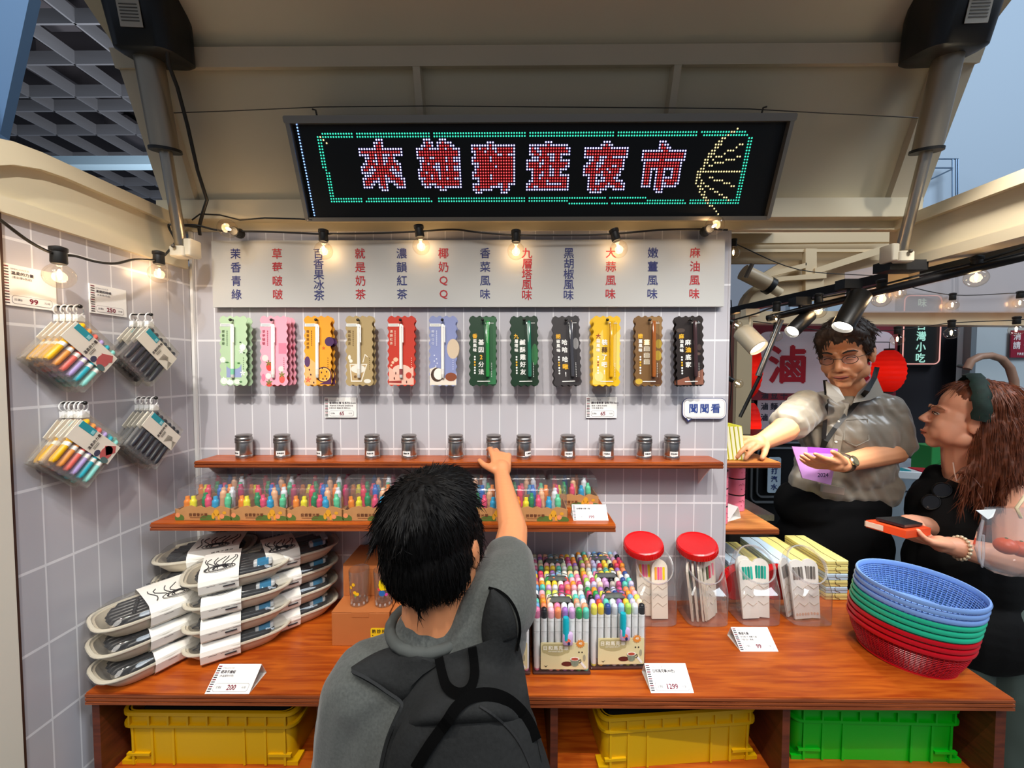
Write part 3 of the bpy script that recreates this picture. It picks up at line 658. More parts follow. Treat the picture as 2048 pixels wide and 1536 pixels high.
# gas strut and the neighbouring hatch strut
m = MB(); g = thing('gas_strut', 'slim gas strut, silver tube over black rod, in front of the red banner', 'strut', P(1480, 834, 1.6)); o0 = V(g.location)
m = MB(T(-o0)); m.tube([P(1480, 834, 1.6), P(1522, 748, 1.6)], .007, 8); m.obj('rod', black, g, smooth=60)
m = MB(T(-o0)); m.tube([P(1516, 752, 1.6), P(1562, 640, 1.6)], .011, 10); m.obj('tube', steel, g, smooth=60)
g = thing('hatch_strut', 'cream hatch strut with black clamp on the neighbouring cart', 'strut', P(1560, 584, 2.3)); o0 = V(g.location)
m = MB(T(-o0)); m.tube([P(1486, 544, 2.3), P(1542, 572, 2.3)], .045, 14); m.obj('outer_tube', M('#cdb694', .4), g, smooth=60)
m = MB(T(-o0)); m.tube([P(1536, 572, 2.3), P(1560, 586, 2.3)], .026, 12); m.obj('inner_rod', M('#d8c6a4', .4), g, smooth=60)
m = MB(T(-o0)); m.tube([P(1534, 569, 2.3), P(1543, 574, 2.3)], .05, 14); m.obj('end_ring', bakel, g, smooth=60)
m = MB(T(-o0)); q = P(1470, 542, 2.3) - o0; m.box(q, (.10, .10, .10), bev=.02); m.obj('motor_housing', bakel, g, smooth=40)
m = MB(T(-o0)); q = P(1590, 583, 2.3) - o0; m.box(q, (.20, .04, .06), bev=.01); m.obj('bracket', M('#d8c6a4', .4), g, smooth=40)
# ---------------------------------------------------------------- display hooks and the twelve pen packs
def scallop(w, h, nx, ny, a):
    o = []
    def edge(p, q, n, nrm):
        for i in range(n * 6):
            t = i / (n * 6); k = a * math.cos(2 * PI * t * n) * -1
            o.append((p[0] + (q[0] - p[0]) * t + nrm[0] * k, p[1] + (q[1] - p[1]) * t + nrm[1] * k))
    x, y = w / 2 - a, h / 2 - a
    edge((x, -y), (x, y), ny, (1, 0)); edge((x, y), (-x, y), nx, (0, 1)); edge((-x, y), (-x, -y), ny, (-1, 0)); edge((-x, -y), (x, -y), nx, (0, -1))
    return o
PW, PH = .0785, .196
OUT = scallop(PW, PH, 4, 9, .0022)
mm = .001
E6 = lambda cx, cy, rx, ry, c: ('e', cx, cy, rx, ry, c)
ST = lambda cx, cy, r, c: ('s', cx, cy, r, c)
ART = {
 0: ('#b9d3ac', [('p', [(-20, -38), (22, -38), (22, -74), (-20, -74)], '#9aa3cc'), E6(0, -40, 20, 11, '#a9d09a'), E6(-30, -25, 8, 8, '#e9f2df'), E6(-27, -84, 10, 9, '#eef5e6'), E6(-10, -88, 10, 7, '#f4f8ee'), E6(10, -86, 9, 7, '#e6f1de'), E6(26, 10, 9, 9, '#eaf2df'), ST(-28, -80, 8, '#fbfdf7'), ST(-12, -86, 8, '#fbfdf7'), ST(26, 12, 9, '#fbfdf7'), ST(22, -2, 7, '#fbfdf7'), ST(26, -62, 8, '#fbfdf7'), ST(-30, -26, 8, '#fbfdf7'), E6(-18, -32, 5, 2, '#4c7a4a'), E6(15, -34, 4, 2, '#4c7a4a'), E6(20, 24, 3, 1.6, '#33503a'), E6(30, -5, 3, 1.6, '#33503a'), E6(20, -86, 4, 2, '#4c7a4a')]),
 1: ('#f3a3b4', [('p', [(13, 22), (35, 22), (35, -8), (13, -8)], '#ee7f96'), E6(-25, -20, 9, 9, '#f7d4cf'), E6(20, -50, 8, 8, '#f7d4cf'), E6(-16, -70, 8, 8, '#f9dcd8'), E6(-13, -44, 9, 12, '#e4473f'), ST(-15, -34, 9, '#5e7a35'), E6(22, -78, 8, 12, '#ea5a52'), ST(22, -66, 9, '#6d8438'), E6(-14, -94, 8, 6, '#e4473f'), ST(-14, -88, 9, '#5e7a35'), E6(-30, -74, 5, 10, '#ec7a97')]),
 2: ('#eaa02f', [('p', [(-37, -10), (-5, -35), (-5, -94), (-37, -94)], '#f0b070'), ('p', [(2, -93), (37, -93), (37, -60), (15, -88)], '#5a3358'), E6(-30, -30, 8, 15, '#5a3a62'), E6(32, 26, 13, 13, '#4e2f58'), E6(16, -66, 22, 22, '#5a2b3c'), E6(16, -66, 19, 19, '#f4c56a'), E6(16, -66, 16, 16, '#f0a638'), ST(-28, -80, 9, '#e0614e'), ST(16, 8, 5, '#d9542f')] + [E6(x, y, 1.8, 2.6, '#3b2230') for x, y in ((10, -60), (20, -70), (24, -58), (14, -78), (24, -78), (-24, -52), (-20, -66), (-12, -88), (12, -48))]),
 3: ('#b39a6b', [('p', [(-28, -36), (22, -36), (6, -86), (-24, -86)], '#f0e6d4'), ('p', [(-25, -39), (18, -39), (4, -82), (-21, -82)], '#c2a271'), E6(-4, -50, 20, 12, '#efe7d8'), E6(-12, -72, 4, 4, '#7d5c38'), E6(-28, -18, 4, 7, '#f3ead9'), E6(-24, -28, 5, 5, '#f3ead9'), ('p', [(8, -32), (15, -8), (24, -16), (22, -18), (16, -12), (11, -32)], '#f3ead9'), E6(22, -84, 10, 6, '#efe9da')]),
 4: ('#c53a28', [('p', [(-35, -44), (-24, -52), (22, -50), (33, -44), (34, -94), (-35, -94)], '#efb8a2'), E6(0, -52, 25, 14, '#f0c3ae'), ('p', [(-35, -84), (0, -82), (0, -90), (-35, -88)], '#9a2f28'), E6(20, -68, 8, 9, '#c8402f'), E6(-16, -24, 7, 6, '#f0c3a0'), E6(-24, -32, 4, 4, '#f0c3a0'), E6(-28, -40, 3, 3, '#f0c3a0')] + [E6(x, y, 1.6, 4, '#5b2a22') for x, y in ((-16, -62), (-20, -76), (14, -86), (32, -72), (-2, -64))]),
 5: ('#8a92bd', [('p', [(-37, -50), (-20, -44), (-10, -70), (30, -84), (37, -60), (37, -95), (-37, -95)], '#e9dccb'), E6(28, 6, 17, 28, '#d6bfa2'), E6(-16, -66, 18, 20, '#4a3425'), E6(-12, -64, 14, 16, '#f1ece1'), E6(22, -72, 16, 12, '#8a4a2e')] + [E6(x, y, 2, 2, '#d9dcee') for x, y in ((-24, -12), (-18, -22), (-24, -28), (-16, -34), (-20, -42))]),
 6: ('#1d3a23', [('p', [(0, 95), (36, 95), (36, -60), (10, -40)], '#2f5f3a'), ('p', [(10, -60), (36, -50), (36, -92), (14, -92)], '#357548')]),
 7: ('#17331e', [('p', [(8, 95), (36, 95), (36, -92), (12, -92)], '#152e19'), E6(28, -10, 9, 30, '#2f6a3a')]),
 8: ('#393434', [('p', [(2, 95), (36, 95), (36, -92), (8, -92)], '#332f30'), E6(26, 20, 8, 16, '#8d8a88'), E6(24, -80, 12, 8, '#2a2020')]),
 9: ('#e6b51a', [('p', [(-36, 20), (-10, 60), (0, -93), (-36, -93)], '#ecc75c'), ('p', [(18, 40), (37, 60), (37, -60), (20, -40)], '#eccb62'), E6(-20, -70, 12, 14, '#f0d58a')]),
 10: ('#76552f', [E6(28, 20, 9, 13, '#a88c2e'), E6(26, -12, 10, 14, '#b3942f'), E6(-26, -84, 10, 8, '#c9a53a'), ('p', [(0, 95), (36, 95), (36, 40), (6, 60)], '#8d6a3c'), ('p', [(6, -70), (36, -60), (36, -92), (6, -92)], '#5b3a22')]),
 11: ('#241b18', [('p', [(-36, -80), (-5, -70), (4, -93), (-36, -93)], '#8a5642'), ('p', [(14, -60), (36, -50), (36, -93), (12, -93)], '#8f5c48'), E6(-24, 58, 12, 6, '#4a3c34'), E6(26, 10, 6, 9, '#4a3a35'), E6(24, -8, 5, 4, '#6a5548')]),
}
TXC = ['#55704e', '#a9405a', '#7a4a18', '#7d6238', '#f3d2b8', '#dde0f2']
DARK = {6: ('香菜風味', '基因2分法', '#2f9c47', (2,)), 7: ('九層塔味', '鹹酥雞好友', '#2c7a60', ()), 8: ('胡椒風味', '哈哈 哈啾!', '#4a4a50', (4,)), 9: ('大蒜風味', '裝蒜了吧!', '#f2b713', ()), 10: ('嫩薑風味', '薑薑薑薑', '#b0622a', (0,)), 11: ('麻油風味', '麻油底家', '#4a3335', (1,))}
def color_prisms(m, mats, h):
    if h not in mats: mats.append(h)
    return m.mat(mats.index(h))
def pen_pack(k, label, loc):
    o = thing('pen_pack', label, 'pen pack', loc, group='scented pen packs on wall hooks'); base, art = ART[k]
    m = MB(FACE @ T(0, -PH * .44, 0)); m.prism(OUT, .0008); m.obj('card', M(base, .38), o)
    m = MB(FACE @ T(0, -PH * .44, 0)); cs = []; z = .0009
    for q in art:
        z += .00006; color_prisms(m, cs, q[-1])
        if q[0] == 'e': m.prism(circ(q[1] * mm, q[2] * mm, q[3] * mm, q[4] * mm, 16), 0, T(0, 0, z))
        elif q[0] == 's':
            for a in range(5): m.prism(circ(.55 * q[3] * mm, 0, .5 * q[3] * mm, .2 * q[3] * mm, 6), 0, T(q[1] * mm, q[2] * mm, z) @ RZ(R(72 * a + 18)))
        else: m.prism([(x * mm, y * mm) for x, y in q[1]], 0, T(0, 0, z))
    m.obj('artwork', [M(c, .4) for c in cs], o)
    m = MB(FACE @ T(0, -PH * .44, .0018)); cs = []
    if k < 6:
        color_prisms(m, cs, '#f4f2ea').prism([(-.036, .076), (-.006, .076), (-.006, .068), (-.036, .068)], 0)
        color_prisms(m, cs, '#6b6f66').prism([(-.034, .0728), (-.009, .0728), (-.009, .0714), (-.034, .0714)], 0, T(0, 0, .0002))
        color_prisms(m, cs, TXC[k])
        s = FL[k]
        for i, ch in enumerate(s): m.text(ch, .0085, T(-.028, .054 - i * .011, 0), .012)
        for i in range(8): m.prism(rrect(.0028, .0032, .0008, 1), 0, T(-.0175, .055 - i * .0055, 0))
        for i in range(6): m.prism(rrect(.0022, .0026, .0006, 1), 0, T(.028, -.02 - i * .006, 0))
    else:
        a, b_, pc, hot = DARK[k]; wc = '#f1efe8'; yc = '#f0b428' if k != 9 else '#a03a18'
        for i, ch in enumerate(a): color_prisms(m, cs, yc if i == 0 else wc).text(ch, .014 if i == 0 else .0108, T(-.0225, .041 - (0 if i == 0 else .0135 + (i - 1) * .0125), 0), .03)
        for i in range(7): color_prisms(m, cs, yc if i in (2, 3) else wc).prism(rrect(.0045, .005, .001, 1), 0, T(-.0225, -.016 - i * .0075, 0))
        y = .024
        for i, ch in enumerate(b_):
            if ch != ' ':
                c = yc if i in hot else wc
                if k == 9 and i == 1: c = '#5a3a1a'
                if k == 10: color_prisms(m, cs, '#eee9df' if i else '#e0a521').prism([(-.013, y + .007), (.003, y + .007), (.003, y - .007), (-.013, y - .007)], 0, T(0, 0, -.0003)); c = '#b9a98f' if i else '#fff3d0'
                color_prisms(m, cs, c).text(ch, .0165, T(-.005, y, 0), .03); y -= .0205 if k != 10 else .018
            else: y -= .006
        color_prisms(m, cs, wc).prism(rrect(.036, .0026, .001, 2), 0, T(.002, -.084, 0))
        for i in range(9): m.prism(rrect(.0018, .0026, .0006, 1), 0, T(.024, -.034 - i * .0046, 0))
        m.prism([(.006, .078), (.03, .078), (.03, .0765), (.006, .0765)], 0)
    m.obj('printing', [M(c, .45) for c in cs], o)
    F = FACE @ T(.0 if k < 6 else .0135, -PH * .44, .0055)
    if k < 6:
        tip = {0: '#86cfa8', 2: '#e8e0d0', 3: '#e9e2d2', 4: '#8e4a4a'}.get(k, '#e9e4dc')
        m = MB(F @ RX(R(-90))); m.lathe([(.0022, .082 - .158), (.0044, .084 - .158), (.0046, -.05), (.0046, .062), (.0042, .072), (.0036, .074)], 14); p = m.obj('pen', M('#f3f1ea', .3), o, smooth=50)
        m = MB(F); m.box((.0065, .046, .004), (.0028, .046, .0014)); m.box((.0045, .068, .003), (.006, .004, .003)); m.obj('clip', M('#fbfaf6', .3), p)
        m = MB(F @ RX(R(-90))); m.lathe([(.0047, -.066), (.00475, -.05)], 14, cap0=False, cap1=False); m.obj('grip', M(tip, .35), p, smooth=50)
    else:
        pm = M(DARK[k][2], .18)
        m = MB(F @ RX(R(90))); m.lathe([(.003, -.083), (.0052, -.08), (.0054, .06), (.005, .07), (.0042, .0715)], 8); p = m.obj('pen', pm, o, smooth=20)
        m = MB(FACE @ T(.0135, -PH * .44, .001)); lo = [[(p_[0] * q, p_[1] * q2, z) for p_ in rrect(.026, .165, .006, 2)] for q, q2, z in ((1, 1, 0), (.96, .99, .011), (.7, .96, .013))]; m.loft(lo, cap0=False); m.obj('blister', CLEAR('#f6f6f6', .55, 0, .08), o, smooth=40)
    return o
HX = [(467, 0), (548, 1), (636, 2), (719, 3), (803, 4), (886, 5), (966, 6), (1048, 7), (1131, 8), (1213, 9), (1297, 10), (1378, 11)]
NM = ['pale green jasmine-art', 'pink strawberry-art', 'orange passion-fruit-art', 'tan milk-tea-art', 'red tea-cup-art', 'lavender coconut-art', 'green pack with bright green pen, first of the dark', 'dark green pack with teal pen among the', 'charcoal grey', 'yellow', 'brown', 'near-black']
FN = ['pale green pen pack with jasmine artwork', 'pink pen pack with strawberry artwork', 'orange pen pack with passion fruit artwork', 'tan pen pack with milk tea artwork', 'red pen pack with pink cup artwork', 'lavender pen pack with coconut artwork', 'mid-green pen pack with a bright green pen', 'dark green pen pack with a teal pen', 'charcoal pen pack with a dark grey pen', 'yellow pen pack with a golden pen', 'brown pen pack with a caramel pen', 'near-black pen pack with a dark brown pen']
tl_ = [0, 0, 0, 0, 0, 0, 0, -1, -2.2, .4, 0, -1.5]
hook_m = M('#0c0c0c', .4)
def peg(label, a, c, grp):
    o = thing('display_hook', label, 'hook', a, group=grp); m = MB(T(-V(a))); m.tube([a, c], .0018, 6); m.obj('rod', hook_m, o, smooth=60)
    m = MB(T(-V(a))); m.ell(V(c) - V(a) + V(a), .0042, 10, 8); m.obj('tip', hook_m, o, smooth=60); return o
for px, k in HX:
    hp = P(px, 640, 1.075); wp = V((hp.x, YW, hp.z + .004))
    peg('black display hook holding the ' + FN[k], wp, hp + V((0, -.012, -.001)), 'display hooks on the back wall')
    n = 3 if k in (1, 9) else 2
    f = pen_pack(k, 'frontmost ' + FN[k] + ' on its hook', hp + V((0, 0, 0))); f.rotation_euler = (R(-1.5), R(tl_[k]), 0)
    for i in range(1, n):
        dup(f, hp + V((random.uniform(-.002, .002), .0165 * i + .006 * (k in (0, 1)), random.uniform(-.002, .001))), label=('second ' if i == 1 else 'rearmost third ') + FN[k] + ', behind the front one', rot=(R(-1), R(tl_[k] * .5 + random.uniform(-1, 1)), 0))
# ---------------------------------------------------------------- pouches hanging from the left wall
pouch_clear = CLEAR('#f4f2ec', .7, .10, .12)
def pouch(label, loc, kind):
    "local plan: origin at the hanging corner ring, a along the top edge, b down along the pens; thickness -> +X"
    o = thing('pen_pouch', label, 'pen pouch', loc, group='pen pouches on the left wall'); Wd, Hd = .100, .112
    th = R(-42); ex = V((0, math.cos(th), math.sin(th))); ey = V((0, math.sin(th) * .93, -math.cos(th))).normalized(); ez = V((1, 0, 0))
    F = frame(V((0, 0, -.026)), ex, ey, ez)
    m = MB(F); m.add([(-.004, -.004, .0), (Wd, -.004, 0), (Wd, Hd, 0), (-.004, Hd, 0), (-.004, -.004, .008), (Wd, -.004, .008), (Wd, Hd, .008), (-.004, Hd, .008)], [(0, 1, 2, 3), (4, 5, 6, 7), (0, 1, 5, 4), (3, 2, 6, 7), (0, 3, 7, 4), (1, 2, 6, 5)]); m.obj('pouch', pouch_clear, o)
    cols = ['#f2b90d', '#f5a04a', '#ee6f62', '#b9a4dc', '#2fb3c4', '#8fdcd2'] if kind == 'c' else ['#2b2d36', '#33353f', '#24262e', '#30323b', '#22242b', '#2a2c35']
    for i, c in enumerate(cols):
        x = .011 + i * .0155; m = MB(F); m.tube([(x, .004, .004), (x, .008, .004), (x, .098, .004), (x, .104, .004)], [.003, .0062, .0062, .004], 10); p = m.obj('marker', M(c, .35), o, smooth=50)
        if kind == 'c': m = MB(F); m.tube([(x, .060, .004), (x, .068, .004)], .0065, 10); m.obj('cap_band', M('#f6f3ea', .4), p, smooth=50)
    pc = M('#f3ead8', .6)
    m = MB(F); m.box((Wd / 2 - .002, .036, .0105), (Wd + .006, .042, .0012)); m.box((Wd / 2 - .002, .036, -.001), (Wd + .006, .042, .001)); s = m.obj('paper_sleeve', pc, o)
    m = MB(F @ T(0, 0, .0114)); m.mat(0).box((.018, .0215, 0), (.036, .013, .0006)); m.mat(1).box((.031, .0225, .0005), (.007, .008, .0004))
    for i, ch in enumerate('溫柔的力量' if kind == 'c' else '柔韌的時候'): m.mat(2).text(ch, .0072, T(.046, .05 - i * .0074, .0004) @ Matrix(((0, -1, 0, 0), (-1, 0, 0, 0), (0, 0, 1, 0), (0, 0, 0, 1))), .02)
    for i in range(5): m.mat(3).box((.053 + (i % 2) * .003, .040, .0003), (.0009, .016, .0003))
    if kind == 'c':
        m.mat(4).prism(circ(.082, .04, .012, .016, 12), .0004); m.mat(5).prism(circ(.066, .05, .006, .007, 10), .0004); m.mat(6).prism(circ(.088, .054, .009, .006, 10), .0005)
        m.mat(4).prism([(.07, .03), (.09, .018), (.098, .03), (.085, .045)], .0004)
    else:
        for i in range(7): m.mat(3).tube([(.066, .052 - i * .003, .0003), (.080, .040 - i * .0015, .0003), (.098, .036 + i * .003, .0003)], .0005, 4)
    m.obj('sleeve_print', [M('#1f9aa8', .5), M('#8fd0d6', .5), M('#4a4340', .6), M('#a9a092', .6), M('#c25a58', .6), M('#44425a', .6), M('#56706e', .6)], s)
    m = MB(); ri = [(.0, .0095 * math.cos(R(a)), -.009 + .0105 * math.sin(R(a))) for a in range(0, 361, 24)]; m.tube(ri, .0013, 6, cap=False); m.box((0, .001, -.025), (.010, .014, .014)); m.obj('hang_ring', M('#f4f3f0', .4), o, smooth=60)
    return o
LH = [(160, 613, 'c', 4, 'upper left'), (302, 629, 'd', 3, 'upper right'), (170, 806, 'c', 5, 'lower left'), (312, 796, 'd', 4, 'lower right')]
proto = {}
for px, py, kind, n, nm in LH:
    tip = PX(px, py, -.896); wp = V((XW, tip.y, tip.z))
    what = 'colourful' if kind == 'c' else 'dark grey'
    peg('black hook on the left wall holding the ' + nm + ' bunch of ' + what + ' pouches', wp, tip, 'display hooks on the left wall')
    for i in range(n):
        loc = V((tip.x - .004 - i * (.040 / max(n - 1, 1)), tip.y + random.uniform(-.001, .001), tip.z + .0015))
        lab = ('front ' if i == 0 else ['', 'second ', 'third ', 'fourth ', 'rearmost fifth '][i]) + 'pouch of ' + what + ' pens in the ' + nm + ' bunch on the left wall'
        if kind not in proto: proto[kind] = o = pouch(lab, loc, kind)
        else: o = dup(proto[kind], loc, label=lab)
        o.rotation_euler = (R(random.uniform(-4, 4) + (i * 1.5 - 3)), 0, R(random.uniform(-2, 2)))
# ---------------------------------------------------------------- steel shakers on the upper shelf
jm = M('#b9b3ae', .3, 1.0); jd = M('#a09a96', .32, 1.0)
jl = ['茉香青綠', '草莓啵啵', '百香冰茶', '就是奶茶', '濃韻紅茶', '椰奶QQ', '香菜風味', '九層塔味', '胡椒風味', '大蒜風味', '嫩薑風味', '麻油風味']
jx = [478, 556, 643, 740, 815, 910, 987, 1048, 1137, 1215, 1291, 1347]; jr = [-28, 18, -30, 4, -8, 40, -6, 40, 0, -10, 14, -4]
jw = ['leftmost of the row', 'second from the left end', 'third from the left end', 'fourth from the left end', 'fifth from the left end, right of the red-tea pack line', 'turned so that no label shows', "the boy's hand is touching", "just right of the boy's hand", 'second right of the reaching hand', 'fourth from the right end', 'next to the last one', 'rightmost of the row']
jw[4] = 'fifth from the left end'; jw[9] = 'third from the right end'
for i, px in enumerate(jx):
    D = 1.092; x = (px - 1030) / 770 * 1.085; zb = CZ - .2524
    o = thing('spice_shaker', 'small steel shaker with white label on upper shelf, ' + jw[i], 'shaker', (x, D, zb), group='steel shakers on the upper shelf'); o.scale = (.86, .86, .94)
    if i == 0:
        m = MB(); m.lathe([(.0235, 0), (.0245, .002), (.0245, .010), (.0238, .011), (.0242, .012), (.0242, .046), (.0235, .048)], 28); body = m.obj('body', jm, o, smooth=35)
        m = MB(); m.lathe([(.0236, .048), (.0256, .0485), (.0256, .053), (.0248, .0545), (.0256, .056), (.0256, .061), (.0240, .0645), (.0225, .0655), (.0225, .067), (.0245, .0675), (.0245, .0705), (.021, .0725)], 28); lidm = m.obj('lid', jd, o, smooth=35); body0, lid0 = body.data, lidm.data
    else:
        for nm, dt in (('body', body0), ('lid', lid0)): q = bpy.data.objects.new(nm, dt); COL.objects.link(q); q.parent = o
    m = MB(); h = []
    for a in range(-32, 33, 8): h.append(a)
    vs = []; fs = []
    for zz in (.012, .0255):
        for a in h: vs.append((.02455 * math.sin(R(a)), -.02455 * math.cos(R(a)), zz))
    n = len(h); fs = [(k, k + 1, n + k + 1, n + k) for k in range(n - 1)]; m.add(vs, fs)
    m.mat(1)
    for k, ch in enumerate(jl[i]):
        a = R((k - (len(jl[i]) - 1) / 2) * 12); m.text(ch, .0052, T(.0248 * math.sin(a), -.0248 * math.cos(a), .0187) @ RZ(a) @ FACE, .02)
    l = m.obj('label', [white, ink], o); l.rotation_euler = (0, 0, R(jr[i] + (150 if i == 5 else 0)))
# ---------------------------------------------------------------- highlighter boxes on the lower shelf
hl_m = {}
def hl(c):
    if c not in hl_m:
        hl_m[c] = M(c, .35)
    return hl_m[c]
mb_ = MB(); mb_.lathe([(.0072, 0), (.0074, .032), (.0085, .036), (.0088, .041), (.0080, .046), (.0086, .050), (.0080, .056), (.0056, .060), (.0050, .061), (.0052, .069), (.0046, .0705)], 12)
hl_mesh = mb_.obj('tmp', M('#ffffff'), smooth=45).data; bpy.data.objects.remove(bpy.data.objects['tmp'])
kraft = M('#b98552', .65, noise=.1, ns=40); lidclear = CLEAR('#f3f3f5', .8, .035, .06)
HB = None
def hi_box(label, loc, front, rz=0):
    global HB
    o = thing('highlighter_box', label, 'highlighter box', loc, rz, group='highlighter boxes on the lower shelf')
    w, d, h = .1375, .094, .080
    if HB is None:
        m = MB(); top = [(-w / 2, .030), (-w / 2 + .010, .027), (-w / 2 + .022, .034), (-.028, .038), (-.018, .034), (-.006, .0375), (.006, .032), (.018, .036), (.03, .031), (.042, .037), (.055, .034), (w / 2, .030)]
        m.prism([(w / 2, 0)] + [(x, y) for x, y in reversed(top)] + [(-w / 2, 0)], .0015, T(0, -d / 2 + .0015, 0) @ FACE)
        m.box((0, 0, .001), (w, d, .002)); m.box((-w / 2 + .001, 0, .014), (.002, d, .028)); m.box((w / 2 - .001, 0, .014), (.002, d, .028)); m.box((0, d / 2 - .001, .014), (w, .002, .028)); tray = m.obj('tray', kraft)
        m = MB(T(0, -d / 2 - .0002, 0) @ FACE); m.mat(0)
        for i, ch in enumerate('投餵螢光筆'): m.mat(2).text(ch, .0085, T(-.030 + i * .0095, .015, .0004), .02)
        m.mat(2).box((-.012, .0075, .0002), (.04, .0012, .0002))
        for x, y, rx, ry, mi in ((.012, .004, .020, .011, 0), (-.058, .006, .012, .010, 0), (.058, .004, .014, .009, 0), (.034, .020, .007, .009, 1), (.026, .012, .004, .008, 1), (.040, .010, .003, .008, 1), (.048, .011, .006, .006, 3), (-.062, .014, .006, .006, 3), (.054, .02, .005, .004, 1)):
            m.mat(mi).prism([(a, max(b_, .001)) for a, b_ in circ(x, y, rx, ry, 12)], 0, T(0, 0, .0001 + mi * .0001))
        pr = m.obj('print', [M('#4f6a2c', .6), M('#d99a25', .6), M('#6b3d22', .6), M('#e08a5a', .6)])
        m = MB(); lo = [[(p[0] * k, p[1] * k2, z) for p in rrect(w - .003, d - .003, .006, 3)] for k, k2, z in ((1, 1, .028), (1, 1, h - .014), (.975, .965, h - .004), (.92, .89, h))]; m.loft(lo, cap0=False); m.tube([(-w * .45, -d * .44, h - .003), (w * .45, -d * .44, h - .003)], .0012, 5); cov = m.obj('clear_cover', lidclear, smooth=40)
        HB = [tray, pr, cov]
        for q in HB: q.parent = o
    else:
        for q in HB:
            c = q.copy(); COL.objects.link(c); c.parent = o
    F = [('#f4880e', -.052, -.030, 0), ('#f3e616', -.036, -.033, -.004), ('#0f8f55', -.018, -.016, .004), ('#ee4a72', 0, -.026, .002), ('#12a0cf', .022, -.033, -.002), ('#5fd39a', .048, -.026, .004), ('#f5b98a', .010, .006, .010), ('#e9ecef', .036, .004, .012), ('#e8465f', -.044, .020, .012), ('#2f6fc0', -.012, .026, .012), ('#f28a3a', .018, .026, .013), ('#c83a6a', .046, .024, .013)]
    for c, x, y, dz in F:
        if not front and y < -.01 and False: continue
        q = bpy.data.objects.new('highlighter', hl_mesh); COL.objects.link(q); q.parent = o; q.location = (x + random.uniform(-.002, .002), y, .003 + max(dz, 0)); q.material_slots[0].link = 'OBJECT'; q.material_slots[0].material = hl(c)
        q.rotation_euler = (R(random.uniform(-4, 4)), R(random.uniform(-5, 5)), 0); q.scale = (.92, .92, .76)
    return o
ords = ['first', 'second', 'third', 'fourth', 'fifth', 'sixth', 'seventh', 'eighth']
zsh = CZ - .373
for i in range(7): hi_box('clear-topped box of highlighters in the front row, ' + ords[i] + ' from the left wall', (-.8425 + .139 * (i + .5), .935 + .047, zsh), True)
for i in range(8): hi_box('clear-topped box of highlighters in the back row, ' + ords[i] + ' from the left wall', (-.8845 + .139 * (i + .5), 1.034 + .047, zsh), False)
# ---------------------------------------------------------------- tent price cards
def tent(label, bl_, br_, z, title, lines, price, unit, dy=.043, dz=.032):
    a = PZ(*bl_, z); c = PZ(*br_, z); w = (c - a).length; mid = (a + c) / 2
    o = thing('price_tent', label, 'price card', mid, math.atan2(c.y - a.y, c.x - a.x), group='folded price cards')
    L = math.hypot(dy, dz); y = V((0, dy, dz)) / L; n = V((1, 0, 0)).cross(y); F = frame(V((0, 0, 0)) + y * L / 2, V((1, 0, 0)), y, n)
    m = MB(F); m.box((0, 0, -.0005), (w, L, .001)); m.obj('front_panel', paper, o)
    m = MB(); m.slab([(-w / 2, dy, dz), (w / 2, dy, dz), (w / 2, dy + .016, .0), (-w / 2, dy + .016, .0)], (0, -.001, 0)); m.slab([(-w / 2, 0.001, 0), (w / 2, .001, 0), (w / 2, dy + .016, 0), (-w / 2, dy + .016, 0)], (0, 0, .0008)); m.obj('back_panel', paper, o)
    if price: m = MB(F); card_face(m, w, L, title, lines, price, unit=unit); m.obj('printing', card_mats(), o)
    return o
tent('folded price card marked 200 by the takeaway trays', (409, 1388), (498, 1388), CT, '經典手繪組', ['(外盒顏色不同)'], '200', '元/個')
tent('folded price card marked 1299 in front of the marker boxes', (1302, 1386), (1388, 1386), CT, '日和馬克筆(40色)', [], '1299', '元/盒')
tent('folded price card marked 99 in front of the clear jars', (1481, 1303), (1557, 1303), CT, '慢遊毛筆', ['茶木黃 吃 海鹽 花蓮', '京都 四川 青春'], '99', '元/個')
tent('folded price card marked 199 on the lower wall shelf', (1147, 1041), (1217, 1041), CZ - .373, '投餵螢光筆12色', [], '199', '元/組', .030, .030)
m_ = tent('blank folded card seen from the side beside the pink tins', (1488, 1052), (1536, 1052), CZ - .478, '', [], '', '', .05, .04); m_.rotation_euler = (0, 0, R(-62)); m_.location = (.655, 1.235, CZ - .478)
